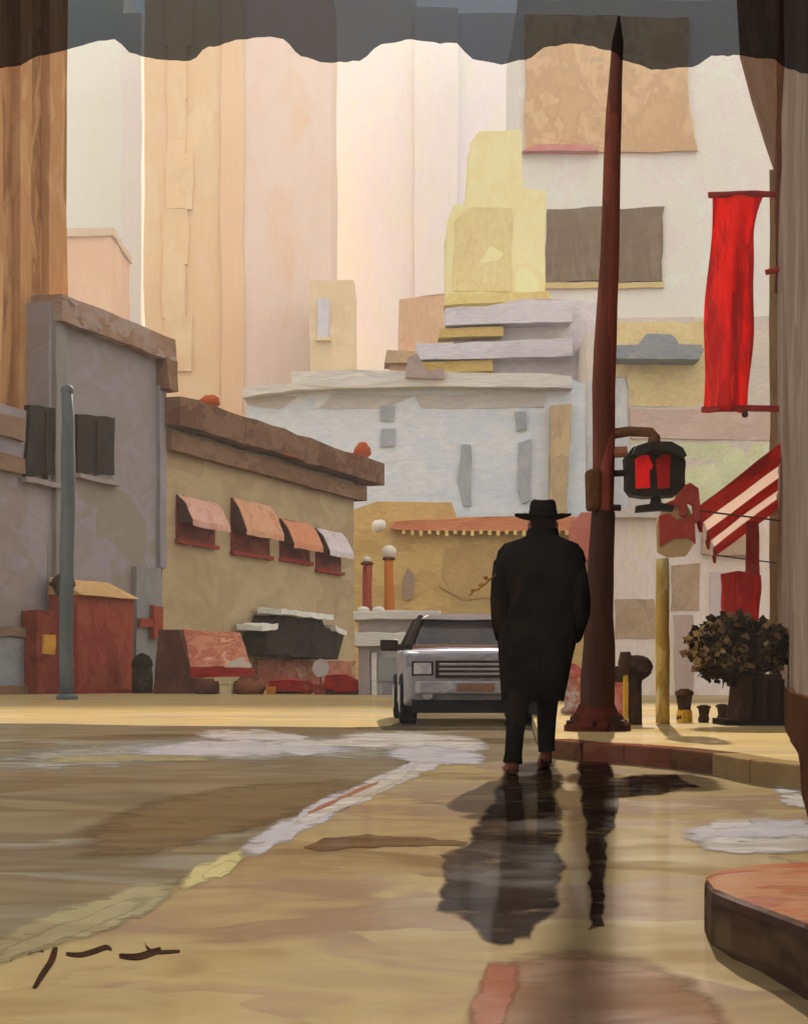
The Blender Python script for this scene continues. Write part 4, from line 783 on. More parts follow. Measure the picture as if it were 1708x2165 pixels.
# ------------------------------------------------------------------ tall street pole with signal
p = G(1262, 1545, 0.13)
D = p.y
t = Thing('street_pole', 'tall rust brown street pole with tapering top right of the walker', 'pole', p)
axis = [(1262, 1440), (1266, 1300), (1270, 1180), (1276, 1000), (1276, 820), (1284, 640), (1290, 460), (1298, 240), (1305, 90), (1307, 34)]
rpx = [28, 26, 24, 23, 25, 22, 19, 16, 12, 2]
t.part('shaft', MB().tube([(gx(x, D), D, gz(y, D)) for x, y in axis], [r / F * D for r in rpx], 12), m_pole, smooth=True, wob=(0.012, 0.5, 0.3))
t.part('lower_shaft', MB().tube([(gx(x, D), D - 0.01, gz(y, D)) for x, y in ((1262, 1546), (1262, 1490), (1263, 1430), (1266, 1300), (1270, 1180), (1274, 1090), (1275, 1080))], [q / F * D for q in (38, 36, 35, 31, 27, 25, 23.6)], 14), m_polelow, smooth=True, wob=(0.012, 0.4, 0.3))
b_ = t.part('base', MB().lathe(p, [(0.30, 0), (0.30, 0.05), (0.25, 0.08), (0.235, 0.13), (0.19, 0.17), (0.16, 0.24)], 18), paint('base_maroon', [(66, 36, 30), (86, 42, 34), (50, 32, 28)], 0.25), smooth=False, wob=(0.012, 0.3, 0.15))
for i in range(6):
    a = i * math.pi / 3 + 0.3
    t.part('bolt', MB().lathe(p + Vector((0.275 * math.cos(a), 0.275 * math.sin(a), 0.05)), [(0.025, 0), (0.025, 0.04), (0.01, 0.05)], 6), m_polelow, parent=b_)
t.part('control_box', MB().box((gx(1240, D), D - 0.14, gz(1080, D)), (gx(1266, D), D + 0.14, gz(994, D))), paint('box_brown', [(92, 64, 44), (104, 74, 50)], 0.25), bevel=0.03, wob=(0.012, 0.3, 0.15))
ar = t.part('arm', MB().tube([(gx(1276, D), D, gz(920, D)), (gx(1330, D), D, gz(912, D)), (gx(1376, D), D, gz(914, D)), (gx(1382, D), D, gz(924, D)), (gx(1382, D), D, gz(948, D))], [0.05, 0.045, 0.045, 0.055, 0.06], 8), paint('arm_brown', [(126, 84, 62), (110, 76, 54)], 0.25), smooth=True)
t.part('bracket', MB().tube([(gx(1272, D), D, gz(958, D)), (gx(1325, D), D, gz(955, D))], 0.05, 8), paint('bracket_rust', [(172, 112, 84)], 0.25))
t.part('bracket', MB().tube([(gx(1272, D), D, gz(1072, D)), (gx(1312, D), D, gz(1074, D))], 0.03, 8), m_polelow)
# pedestrian signal
Ds = D - 0.05; f = front(Ds)
sg = Thing('traffic_signal', 'black signal box with two red lit panels on the pole arm', 'signal', (gx(1384, Ds), Ds, gz(1050, Ds)))
m_blk = paint('signal_black', [(44, 40, 36), (56, 50, 44), (36, 34, 32)], 0.2, rough=0.6)
hs = [(1322, 1034), (1320, 968), (1334, 948), (1362, 938), (1410, 938), (1436, 952), (1446, 980), (1444, 1030), (1424, 1050), (1360, 1052), (1334, 1048)]
sg.part('housing', MB().fpoly(f, hs, -0.16, 0.10), m_blk, wob=(0.008, 0.2, 0.12))
vz = sg.part('visor', MB().fpoly(f, [(1328, 968), (1336, 952), (1364, 943), (1408, 943), (1432, 956), (1440, 972), (1430, 976), (1406, 962), (1362, 962), (1338, 974)], 0.10, 0.30), m_blk)
m_lit = paint('signal_red', [(206, 24, 22), (224, 34, 28), (190, 22, 24)], 0.15, rough=0.4, bump=0.1, emit=0.12)
m_lit2 = paint('signal_red_dim', [(164, 26, 30), (182, 40, 36)], 0.15, rough=0.4, bump=0.1, emit=0.03)
sg.part('lens', MB().fpoly(f, [(1340, 1036), (1338, 966), (1366, 966), (1376, 990), (1368, 1000), (1370, 1034)], 0.1, 0.125), m_lit, label='bright red left lens')
sg.part('lens', MB().fpoly(f, [(1386, 1036), (1382, 976), (1396, 964), (1412, 966), (1410, 1034)], 0.1, 0.125), m_lit2, label='dim red right lens')
lo = sg.part('lower_bracket', MB().fpoly(f, [(1342, 1084), (1344, 1070), (1374, 1066), (1378, 1050), (1394, 1050), (1396, 1064), (1424, 1070), (1420, 1082), (1392, 1080)], -0.05, 0.05), m_blk)
sg.part('clamp', MB().tube([(gx(1322, Ds), Ds, gz(1000, Ds)), (gx(1290, Ds), Ds + 0.05, gz(1000, Ds))], 0.03, 8), m_blk)
# second sign: tan and red flag sign on an ochre post
p = G(1400, 1530, 0.13); D = p.y; f = front(D)
t = Thing('stop_sign_post', 'tan and red flag-shaped sign on a slim ochre post', 'sign', p)
t.part('post', MB().tube([p, p + Vector((0.0, 0, 1.0)), (gx(1400, D), D, gz(1180, D))], [0.075, 0.07, 0.065], 10), paint('post_ochre', [(182, 146, 62), (196, 166, 92), (166, 134, 66), (206, 188, 140)], 0.25, (1, 1, 3)), smooth=True, wob=(0.012, 0.3, 0.2))
t.part('board', MB().fpoly(f, [(1388, 1166), (1386, 1106), (1400, 1076), (1424, 1066), (1452, 1070), (1468, 1100), (1466, 1150), (1450, 1176), (1410, 1178)], -0.05, 0.03), paint('board_tan', [(198, 170, 128), (188, 160, 118)], 0.3), wob=(0.012, 0.3, 0.15))
t.part('band', MB().fpoly(f, [(1392, 1156), (1391, 1092), (1412, 1086), (1426, 1100), (1446, 1098), (1464, 1086), (1468, 1152), (1452, 1138), (1420, 1140)], 0.03, 0.05), paint('band_red', [(186, 84, 66), (174, 70, 60)], 0.3), wob=(0.01, 0.3, 0.15))
t.part('hook', MB().fpoly(f, [(1404, 1064), (1424, 1056), (1436, 1030), (1456, 1022), (1474, 1034), (1476, 1100), (1466, 1108), (1462, 1070), (1450, 1064), (1446, 1094), (1434, 1092), (1432, 1070), (1412, 1074)], 0.0, 0.10), paint('hook_red', [(158, 60, 56), (170, 74, 64), (146, 50, 52)], 0.25), wob=(0.012, 0.25, 0.12))

# ---- parking meter, bollards, hydrant
p = G(1336, 1532, 0.13); D = p.y
t = Thing('parking_meter', 'two-headed dark parking meter with yellow edge right of the pole', 'parking meter', p)
m_mdark = paint('meter_dark', [(56, 40, 32), (72, 50, 38), (48, 36, 30)], 0.2)
t.part('post', MB().tube([p + Vector((0.03, 0, 0)), p + Vector((0.03, 0, 0.4)), p + Vector((0.05, 0, 0.68))], [0.07, 0.065, 0.08], 10), m_mdark, smooth=True)
t.part('edge_strip', MB().box((p.x - 0.09, p.y - 0.05, p.z), (p.x - 0.05, p.y + 0.02, p.z + 0.66)), paint('meter_yellow', [(206, 164, 60), (190, 150, 60)], 0.2))
t.part('head', MB().ball(Vector((gx(1350, D), D, gz(1412, D))), 0.13, 12, 1.0), m_mdark, smooth=True, wob=(0.03, 0.15, 0.1))
t.part('head', MB().tube([(gx(1330, D), D, gz(1424, D)), (gx(1322, D), D, gz(1400, D)), (gx(1321, D), D, gz(1378, D))], [0.09, 0.08, 0.05], 10), m_mdark, smooth=True)
for i, (x, y0, y1, r, lb) in enumerate(((1446, 1456, 1526, 0.085, 'tallest dark bollard with yellow foot right of the ochre post'), (1487, 1490, 1527, 0.065, 'short dark bollard second right of the ochre post'), (1526, 1488, 1524, 0.065, 'short dark bollard third right of the ochre post'), (1556, 1480, 1522, 0.045, 'slim dark bollard nearest the planter'))):
    p = G(x, y1, 0.13); h = gz(y0, p.y) - 0.13
    t = Thing('bollard', lb, 'bollard', p, group='bollards before the storefront')
    t.part('shaft', MB().lathe(p, [(r * 0.9, 0), (r, 0.04), (r * 0.8, h * 0.4), (r * 1.05, h * 0.8)], 12), m_mdark, smooth=True, wob=(0.012, 0.15, 0.1))
    t.part('cap', MB().lathe(p, [(r * 1.15, h * 0.8), (r * 1.2, h * 0.9), (r * 0.5, h)], 12), paint('cap_umber', [(84, 58, 42), (60, 44, 34)], 0.15), smooth=True)
    if i == 0: t.part('foot', MB().lathe(p, [(r * 1.05, 0), (r * 1.0, 0.10), (r * 0.9, 0.13)], 10), paint('meter_yellow', [(206, 164, 60)], 0.2))
p = G(1306, 1512, 0.13)
t = Thing('fire_hydrant', 'pinkish red fire hydrant with dark cap just behind the pole', 'hydrant', p)
m_hyd = paint('hydrant_red', [(186, 96, 86), (204, 132, 118), (168, 66, 62)], 0.2)
t.part('barrel', MB().lathe(p, [(0.2, 0), (0.2, 0.06), (0.14, 0.09), (0.15, 0.40), (0.17, 0.42)], 14), m_hyd, smooth=True)
t.part('cap', MB().lathe(p, [(0.18, 0.42), (0.17, 0.5), (0.1, 0.57), (0.03, 0.62)], 14), m_mdark, smooth=True)
for s in (-1, 1): t.part('nozzle', MB().tube([p + Vector((0.1 * s, 0, 0.3)), p + Vector((0.22 * s, 0, 0.3))], 0.06, 8), m_hyd)
p = G(1212, 1508, 0.13)
t = Thing('fire_hydrant', 'small white and red hydrant between the walker and the pole', 'hydrant', p)
t.part('barrel', MB().lathe(p, [(0.17, 0), (0.17, 0.06), (0.12, 0.09), (0.12, 0.46), (0.14, 0.48)], 14), paint('hydrant_white', [(206, 196, 190), (190, 120, 110), (216, 206, 200)], 0.15), smooth=True)
t.part('cap', MB().lathe(p, [(0.15, 0.48), (0.14, 0.56), (0.03, 0.66)], 14), m_hyd, smooth=True)

# ---- planter with round dark shrub
p = G(1596, 1532, 0.13); D = p.y
t = Thing('planter', 'round dark shrub in a tall dark planter against the brown building', 'planter', p)
t.part('pot', MB().fpoly(front(D), [(1548, 1530), (1556, 1430), (1640, 1426), (1644, 1528)], -0.35, 0.3), m_mdark, wob=(0.02, 0.4, 0.2))
t.part('foot', MB().box((gx(1520, D), D - 0.34, 0.13), (gx(1648, D), D + 0.4, 0.19)), paint('foot_black', [(46, 36, 30)], 0.2))
for x in (1574, 1606, 1632): t.part('rib', MB().fpoly(front(D), [(x, 1520), (x + 2, 1436), (x + 10, 1436), (x + 9, 1520)], 0.3, 0.34), paint('rib_black', [(40, 30, 26)], 0.2))
c = Vector((gx(1558, D), D, gz(1372, D)))
t.part('stem', MB().tube([p + Vector((-0.1, 0, 0.5)), c + Vector((0.1, 0, -0.15)), c], [0.05, 0.05, 0.03], 8), m_mdark)
rnd = random.Random(4)
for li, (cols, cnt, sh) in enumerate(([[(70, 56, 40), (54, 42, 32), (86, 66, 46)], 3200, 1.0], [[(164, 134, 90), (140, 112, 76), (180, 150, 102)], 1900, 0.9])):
    mb = MB()
    for i in range(cnt):
        th = rnd.uniform(0, 2 * math.pi); ph = math.acos(rnd.uniform(-1, 1)); rr = rnd.uniform(0.55, 1.0) ** 0.6
        q = Vector((math.sin(ph) * math.cos(th) * 0.52, math.sin(ph) * math.sin(th) * 0.44, math.cos(ph) * 0.33)) * rr
        q += noise.noise_vector(q * 3) * 0.10
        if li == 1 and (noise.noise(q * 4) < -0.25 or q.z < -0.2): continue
        a = Vector((rnd.uniform(-1, 1), rnd.uniform(-1, 1), rnd.uniform(-.6, .9))).normalized(); b2 = a.cross(Vector((rnd.uniform(-1, 1), rnd.uniform(-1, 1), rnd.uniform(-1, 1)))).normalized()
        L = rnd.uniform(0.06, 0.12); W_ = L * 0.42; o = c + q
        vv = [mb.bm.verts.new(o), mb.bm.verts.new(o + a * L * 0.5 + b2 * W_), mb.bm.verts.new(o + a * L), mb.bm.verts.new(o + a * L * 0.5 - b2 * W_)]
        mb.bm.faces.new(vv)
    t.part('foliage' if li == 0 else 'pale_foliage', mb, paint('leaf%d' % li, cols, 0.2, bump=0), kind='stuff')

# ------------------------------------------------------------------ silver car
def build_car(org, yaw):
    t = Thing('silver_car', 'silver car facing the viewer, half hidden behind the walker', 'car', org)
    M = Matrix.Translation(org) @ Matrix.Rotation(yaw, 4, 'Z')
    def X(p): return M @ Vector(p)
    silver = paint('car_silver', [(164, 160, 166), (182, 178, 182), (148, 144, 152), (130, 130, 134)], 0.35, (2.2, 1, 1), 0.5, 0.15, g=0.6)
    dark = paint('car_dark', [(48, 40, 36), (62, 50, 42)], 0.2, rough=0.5)
    black = paint('tyre_black', [(30, 30, 34), (42, 42, 44)], 0.2, rough=0.8)
    chrome = paint('car_chrome', [(170, 170, 174), (148, 148, 152), (186, 184, 184)], 0.3, (2, 1, 1), 0.3, 0.1)
    L, HW = 4.3, 0.88
    rings = []
    for u, hw, zb, zt in ((0.0, 0.80, 0.34, 0.84), (0.05, 0.86, 0.28, 0.90), (0.35, 0.88, 0.24, 0.93), (1.25, HW, 0.22, 0.98), (2.2, HW, 0.22, 1.0), (3.5, HW, 0.22, 1.0), (4.15, 0.85, 0.26, 0.98), (4.3, 0.76, 0.36, 0.9)):
        r = 0.07; ring = []
        for (sx, zc_, a0) in ((1, zt - r, 0), (-1, zt - r, 90), (-1, zb + r * 0.6, 180), (1, zb + r * 0.6, 270)):
            for k in range(4):
                a = R(a0 + k * 30)
                ring.append(X((sx * (hw - r) + math.cos(a) * r, u, zc_ + math.sin(a) * (r if a0 < 180 else r * 0.6))))
        rings.append(ring)
    body = t.part('body', MB().loft(rings), silver, smooth=True)
    # hood panel, cowl
    mb = MB(); mb.loft([[X((-0.74, 0.10, 0.905)), X((-0.3, 0.08, 0.92)), X((0.3, 0.08, 0.92)), X((0.74, 0.10, 0.905))], [X((-0.76, 0.6, 0.95)), X((-0.3, 0.6, 0.97)), X((0.3, 0.6, 0.97)), X((0.76, 0.6, 0.95))], [X((-0.74, 1.2, 0.985)), X((-0.3, 1.2, 1.01)), X((0.3, 1.2, 1.01)), X((0.74, 1.2, 0.985))]], cap=False, closed=False)
    hd = t.part('hood', mb, paint('hood_lavender', [(202, 192, 200), (186, 178, 192), (210, 204, 206)], 0.4, (2.5, 1, 1), 0.5, 0.15, g=1.0), smooth=True)
    s_ = hd.modifiers.new('s', 'SOLIDIFY'); s_.thickness = 0.02; s_.offset = 1
    t.part('cowl', MB().poly_prism([X((-0.74, 1.2, 0.99)), X((0.74, 1.2, 0.99)), X((0.74, 1.32, 1.02)), X((-0.74, 1.32, 1.02))], Vector((0, 0, 0.03))), paint('cowl_tan', [(160, 122, 102), (140, 106, 90)], 0.3))
    # greenhouse: pillars, roof, panes
    b0 = {(-1, 0): (-0.78, 1.25, 1.0), (1, 0): (0.78, 1.25, 1.0), (-1, 1): (-0.78, 3.9, 1.0), (1, 1): (0.78, 3.9, 1.0)}
    t0 = {(-1, 0): (-0.60, 1.85, 1.42), (1, 0): (0.60, 1.85, 1.42), (-1, 1): (-0.60, 3.45, 1.42), (1, 1): (0.60, 3.45, 1.42)}
    for k in b0: t.part('pillar', MB().tube([X(b0[k]), X(t0[k])], [0.07, 0.05], 6), dark if k[0] < 0 else dark)
    for s in (-1, 1): t.part('pillar', MB().tube([X((0.79 * s, 2.6, 1.0)), X((0.61 * s, 2.6, 1.42))], 0.045, 6), dark)
    t.part('roof', MB().loft([[X((hw * math.cos(a) if False else sx, u, z)) for sx, z in ((-hw, 1.40), (-hw * .8, 1.455), (0, 1.475), (hw * .8, 1.455), (hw, 1.40), (0, 1.385))] for u, hw in ((1.72, 0.60), (1.9, 0.64), (3.3, 0.64), (3.5, 0.6))]), paint('roof_lav', [(206, 194, 196), (216, 206, 206)], 0.3, (2, 1, 1), 0.5, 0.3), smooth=False)
    gl = glass('car_glass', (0.06, 0.05, 0.05))
    t.part('windshield', MB().poly_prism([X((-0.72, 1.27, 1.02)), X((0.72, 1.27, 1.02)), X((0.56, 1.84, 1.40)), X((-0.56, 1.84, 1.40))], Vector((0, 0, 0.008))), gl)
    t.part('rear_window', MB().poly_prism([X((-0.72, 3.88, 1.02)), X((0.72, 3.88, 1.02)), X((0.56, 3.46, 1.40)), X((-0.56, 3.46, 1.40))], Vector((0, 0, 0.008))), gl)
    for s in (-1, 1):
        for (ya, yb, yc, yd) in ((1.42, 2.55, 2.55, 1.9), (2.66, 3.75, 3.4, 2.66)):
            t.part('side_window', MB().poly_prism([X((0.785 * s, ya, 1.02)), X((0.785 * s, yb, 1.02)), X((0.615 * s, yc, 1.39)), X((0.615 * s, yd, 1.39))], M.to_3x3() @ Vector((0.006, 0, 0))), gl)
    seatm = paint('seat_brown', [(96, 56, 42), (110, 66, 50)], 0.25)
    for s in (-0.38, 0.38):
        st_ = t.part('seat', MB().loft([[X((s - 0.24, 2.3, 0.85)), X((s + 0.24, 2.3, 0.85)), X((s + 0.24, 2.42, 0.85)), X((s - 0.24, 2.42, 0.85))], [X((s - 0.22, 2.42, 1.18)), X((s + 0.22, 2.42, 1.18)), X((s + 0.22, 2.52, 1.18)), X((s - 0.22, 2.52, 1.18))]]), seatm, bevel=0.03)
        t.part('headrest', MB().ball(X((s, 2.48, 1.27)), 0.13, 10, 0.75), seatm, parent=st_, smooth=True)
    # mirrors, lights, grille, bumper
    for s in (-1, 1):
        mr = t.part('mirror', MB().loft([[X((s * (0.86 + a), 1.5 + b, 1.04 + c_)) for b, c_ in ((-.05, -.08), (.06, -.08), (.06, .08), (-.05, .08))] for a in (0.06, 0.16, 0.30)]), dark, bevel=0.03)
        t.part('mirror_arm', MB().tube([X((s * 0.80, 1.5, 1.0)), X((s * 0.96, 1.5, 1.02))], 0.04, 6), dark, parent=mr)
        hl = t.part('headlight', MB().loft([[X((s * 0.66 + a, yy, 0.72 + c2)) for a, c2 in ((-.11, -.07), (.11, -.07), (.11, .07), (-.11, .07))] for yy in (-0.025, 0.10)]), paint('lamp_glass', [(210, 206, 204), (170, 168, 172)], 0.1, rough=0.2, bump=0.05), smooth=False)
        t.part('rim', MB().loft([[X((s * 0.66 + a, yy, 0.72 + c2)) for a, c2 in ((-.135, -.09), (.135, -.09), (.135, .09), (-.135, .09))] for yy in (-0.005, 0.12)]), dark, parent=hl)
        t.part('fog_lamp', MB().loft([[X((s * 0.6 + 0.07 * math.cos(a), yy, 0.38 + 0.05 * math.sin(a))) for a in [2 * math.pi * i / 10 for i in range(10)]] for yy in (-0.06, 0.05)]), chrome)
    gr_ = t.part('grille', MB().loft([[X((-0.50, yy, 0.60)), X((0.50, yy, 0.60)), X((0.50, yy, 0.82)), X((-0.50, yy, 0.82))] for yy in (-0.015, 0.08)]), dark)
    for z in (0.65, 0.71, 0.77): t.part('grille_bar', MB().tube([X((-0.45, -0.02, z)), X((0.45, -0.02, z))], 0.016, 6), chrome, parent=gr_)
    bp = t.part('bumper', MB().loft([[X((sx, yy, z)) for sx, yy, z in r] for r in ([(-0.86, 0.16, 0.40), (-0.86, 0.16, 0.55), (-0.84, 0.3, 0.55), (-0.84, 0.3, 0.40)], [(-0.7, -0.08, 0.40), (-0.7, -0.08, 0.56), (-0.7, 0.1, 0.56), (-0.7, 0.1, 0.40)], [(0.7, -0.08, 0.40), (0.7, -0.08, 0.56), (0.7, 0.1, 0.56), (0.7, 0.1, 0.40)], [(0.86, 0.16, 0.40), (0.86, 0.16, 0.55), (0.84, 0.3, 0.55), (0.84, 0.3, 0.40)])]), chrome, bevel=0.02)
    t.part('plate', MB().poly_prism([X((-0.24, -0.085, 0.43)), X((0.24, -0.085, 0.43)), X((0.24, -0.085, 0.53)), X((-0.24, -0.085, 0.53))], M.to_3x3() @ Vector((0, -0.01, 0))), paint('plate_rust', [(130, 96, 82), (150, 112, 92)], 0.1), parent=bp)
    t.part('air_dam', MB().poly_prism([X((-0.78, 0.0, 0.16)), X((0.78, 0.0, 0.16)), X((0.8, 0.02, 0.40)), X((-0.8, 0.02, 0.40))], M.to_3x3() @ Vector((0, 0.1, 0))), black)
    for s in (-1, 1):
        for u in (0.82, 3.45):
            def ring(r, x): return [X((x, u + r * math.cos(a), 0.33 + r * math.sin(a))) for a in [2 * math.pi * i / 20 for i in range(20)]]
            wh = t.part('wheel', MB().loft([ring(0.28, s * 0.70), ring(0.33, s * 0.72), ring(0.33, s * 0.90), ring(0.29, s * 0.925), ring(0.20, s * 0.91)]), black, smooth=False)
            t.part('rim', MB().loft([ring(0.20, s * 0.90), ring(0.17, s * 0.93), ring(0.05, s * 0.94)]), chrome, parent=wh)
    return t
build_car(Vector((gx(1004, 21.4), 21.4, 0.0)), R(2))

# ------------------------------------------------------------------ walker
def build_walker(org):
    t = Thing('person', 'person in long dark coat and brimmed hat walking away, hands in pockets', 'person', org)
    O = Vector(org)
    def X(p): return O + Vector(p)
    # ---- body: skinned skeleton + head, remeshed into one surface
    me = bpy.data.meshes.new('tmp_body')
    J = [(0, 0, 0.92, .13), (0.0, 0.02, 1.15, .13), (0.01, 0.06, 1.38, .14), (0.02, 0.10, 1.46, .06), (0.03, 0.13, 1.53, .055),
         (-0.19, 0.05, 1.40, .07), (-0.27, -0.02, 1.13, .05), (-0.22, 0.10, 0.93, .04), (-0.18, 0.16, 0.86, .045),
         (0.20, 0.06, 1.40, .07), (0.27, -0.02, 1.12, .05), (0.23, 0.10, 0.91, .04), (0.19, 0.16, 0.84, .045),
         (-0.10, 0.0, 0.86, .09), (-0.145, -0.13, 0.48, .05), (-0.185, -0.29, 0.12, .035), (-0.19, -0.24, 0.05, .03), (-0.19, -0.15, 0.04, .025),
         (0.10, 0.02, 0.86, .09), (0.078, 0.23, 0.50, .05), (0.066, 0.25, 0.16, .035), (0.066, 0.30, 0.09, .03), (0.066, 0.40, 0.05, .025)]
    E = [(0, 1), (1, 2), (2, 3), (3, 4), (2, 5), (5, 6), (6, 7), (7, 8), (2, 9), (9, 10), (10, 11), (11, 12), (0, 13), (13, 14), (14, 15), (15, 16), (16, 17), (0, 18), (18, 19), (19, 20), (20, 21), (21, 22)]
    me.from_pydata([j[:3] for j in J], E, [])
    ob = bpy.data.objects.new('tmp_body', me); C.objects.link(ob)
    sk = ob.modifiers.new('skin', 'SKIN')
    for i, j in enumerate(J):
        me.skin_vertices[0].data[i].radius = (j[3], j[3]); me.skin_vertices[0].data[i].use_root = (i == 0)
    ob.modifiers.new('sub', 'SUBSURF').levels = 2
    dg = bpy.context.evaluated_depsgraph_get()
    em = bpy.data.meshes.new_from_object(ob.evaluated_get(dg))
    bpy.data.objects.remove(ob)
    mb = MB(); mb.bm.from_mesh(em)
    hc = Vector((0.035, 0.15, 1.615))
    mb.loft([[hc + Vector((r * 0.078 * math.cos(a), r * 0.098 * math.sin(a) + 0.012 * (1 - z), z * 0.115)) for a in [2 * math.pi * i / 16 for i in range(16)]] for r, z in [(max(0.05, math.sin(math.pi * i / 10)) ** 0.8, -math.cos(math.pi * i / 10)) for i in range(11)]])
    mb.lathe(hc + Vector((0, 0.10, -0.02)), [(0.004, 0.045), (0.016, 0.0), (0.022, -0.02), (0.006, -0.03)], 8)           # nose
    mb.ball(hc + Vector((0, 0.098, -0.068)), 0.02, 8, 0.5)                                                                    # mouth
    for s in (-1, 1):
        mb.ball(hc + Vector((s * 0.08, 0.0, -0.01)), 0.024, 8, 1.4); mb.ball(hc + Vector((s * 0.032, 0.088, 0.012)), 0.014, 8, 0.8)
    bo = t.part('body', MB(), paint('skin', [(150, 100, 76), (166, 112, 86)], 0.2))
    for v in mb.bm.verts: v.co += O
    bo.data = mb.mesh('body', t.base, True); bo.data.materials.append(MATS['skin'])
    rm = bo.modifiers.new('remesh', 'REMESH'); rm.mode = 'VOXEL'; rm.voxel_size = 0.011; rm.use_smooth_shade = True
    # ---- clothing
    m_coat = paint('coat_black', [(36, 33, 31), (46, 41, 37), (31, 30, 30), (60, 44, 38)], 0.22, (1, 1, 1.6), 1.0, 0.0, g=0.6)
    m_trou = paint('trousers_black', [(36, 32, 30), (44, 36, 32), (30, 29, 31)], 0.2, (1, 1, 2), 1.0, 0.0, g=0.6)
    def ringe(cx, cy, rx, ry, z, seed=0, n=28, fold=0.0):
        out = []
        for i in range(n):
            a = 2 * math.pi * i / n; e = 0.86
            c_, s_ = math.cos(a), math.sin(a)
            w_ = 1 + fold * math.sin(a * 7 + seed) + fold * 0.6 * math.sin(a * 11 + seed * 2 + z * 3)
            out.append(X((cx + rx * w_ * math.copysign(abs(c_) ** e, c_), cy + ry * w_ * math.copysign(abs(s_) ** e, s_), z)))
        return out
    prof = [(-0.035, 0.0, 0.190, 0.235, 0.46, .06), (-0.030, 0.01, 0.214, 0.23, 0.60, .05), (-0.02, 0.02, 0.238, 0.215, 0.75, .035), (-0.01, 0.02, 0.262, 0.19, 0.90, .022), (0.0, 0.02, 0.258, 0.18, 1.05, .02), (0.004, 0.02, 0.264, 0.182, 1.17, .016), (0.006, 0.03, 0.274, 0.18, 1.28, .010), (0.008, 0.045, 0.290, 0.175, 1.37, .006), (0.01, 0.06, 0.276, 0.165, 1.43, .006), (0.012, 0.075, 0.240, 0.148, 1.475, .005), (0.018, 0.095, 0.165, 0.12, 1.505, .004), (0.026, 0.112, 0.108, 0.096, 1.53, .004), (0.03, 0.122, 0.086, 0.084, 1.56, .004)]
    mb = MB(); mb.loft([ringe(*p_[:5], fold=p_[5], seed=i * 0.15) for i, p_ in enumerate(prof)])
    coat = t.part('coat', mb, m_coat, smooth=True, wob=(0.010, 0.16, 5))
    for s in (-1, 1):
        pts = [(0.10 * s, 0.08, 1.44), (0.17 * s, 0.06, 1.40), (0.220 * s, 0.03, 1.33), (0.238 * s, -0.02, 1.23), (0.252 * s, -0.07, 1.11), (0.254 * s, -0.05, 1.02), (0.246 * s, 0.02, 0.94), (0.228 * s, 0.08, 0.87)]
        mb = MB().tube([X(q) for q in pts], [0.045, 0.065, 0.076, 0.074, 0.072, 0.066, 0.060, 0.055], 14)
        t.part('sleeve', mb, m_coat, parent=coat, smooth=True, wob=(0.010, 0.12, 5))
        t.part('pocket_flap', MB().poly_prism([X((0.19 * s, -0.12, 0.94)), X((0.245 * s, 0.02, 0.94)), X((0.25 * s, 0.02, 0.88)), X((0.195 * s, -0.12, 0.88))], Vector((0.016 * s, -0.006, 0))), m_coat, parent=coat)
    t.part('collar', MB().loft([ringe(0.028, 0.115, 0.102, 0.094, 1.52), ringe(0.03, 0.115, 0.108, 0.10, 1.545), ringe(0.032, 0.122, 0.098, 0.096, 1.58), ringe(0.032, 0.122, 0.084, 0.082, 1.575)], cap=False), m_coat, parent=coat, smooth=True)
    t.part('back_vent', MB().poly_prism([X((-0.030, -0.236, 0.48)), X((-0.016, -0.236, 0.48)), X((-0.006, -0.195, 0.80)), X((-0.016, -0.195, 0.80))], Vector((0, -0.006, 0))), paint('vent_black', [(22, 20, 20)], 0.2), parent=coat)
    legs = {-1: [(-0.10, 0.02, 0.82, .100), (-0.125, -0.06, 0.62, .088), (-0.145, -0.14, 0.46, .074), (-0.168, -0.23, 0.28, .061), (-0.188, -0.30, 0.13, .054), (-0.192, -0.31, 0.07, .058)],
            1: [(0.09, 0.05, 0.82, .100), (0.084, 0.16, 0.64, .088), (0.076, 0.24, 0.50, .074), (0.068, 0.26, 0.34, .062), (0.066, 0.25, 0.20, .054), (0.066, 0.245, 0.12, .056)]}
    mb = MB()
    for s in (-1, 1): mb.tube([X(q[:3]) for q in legs[s]], [q[3] for q in legs[s]], 14)
    mb.lathe(X((0, 0.03, 0)), [(0.14, 0.74), (0.2, 0.82), (0.2, 0.95), (0.19, 1.05)], 16, 1, 0.75)
    t.part('trousers', mb, m_trou, smooth=True, wob=(0.008, 0.12, 5))
    m_shoe = paint('shoe', [(84, 48, 36), (104, 60, 42)], 0.1, rough=0.5, bump=0.1)
    for s, (px_, py_, pz_, tilt) in ((-1, (-0.192, -0.36, 0.012, R(-4))), (1, (0.066, 0.20, 0.055, R(-14)))):
        Mx = Matrix.Translation(X((px_, py_, pz_))) @ Matrix.Rotation(tilt, 4, 'X')
        rr = []
        for u, hw, hgt in ((0.0, .028, .05), (0.02, .038, .085), (0.09, .042, .10), (0.15, .044, .085), (0.21, .05, .062), (0.26, .044, .05), (0.285, .02, .03)):
            rr.append([Mx @ Vector((hw * math.cos(a), u, max(0.0, hgt * 0.5 + hgt * 0.62 * math.sin(a)))) for a in [2 * math.pi * i / 12 for i in range(12)]])
        sh = t.part('shoe', MB().loft(rr), m_shoe, smooth=True)
        t.part('heel', MB().poly_prism([Mx @ Vector(q) for q in ((-.034, 0.0, 0.022), (.034, 0.0, 0.022), (.036, 0.075, 0.022), (-.036, 0.075, 0.022))], Vector((0, 0, -0.021))), m_umber_dark, parent=sh)
    # hat: crown with dent, upturned brim, band
    m_hat = paint('hat_black', [(32, 30, 28), (42, 38, 34), (28, 26, 26)], 0.12, rough=1.0, bump=0.0, g=0.6)
    h0 = hc + O + Vector((0, -0.005, 0.045))
    mb = MB(); n = 28; rings = []
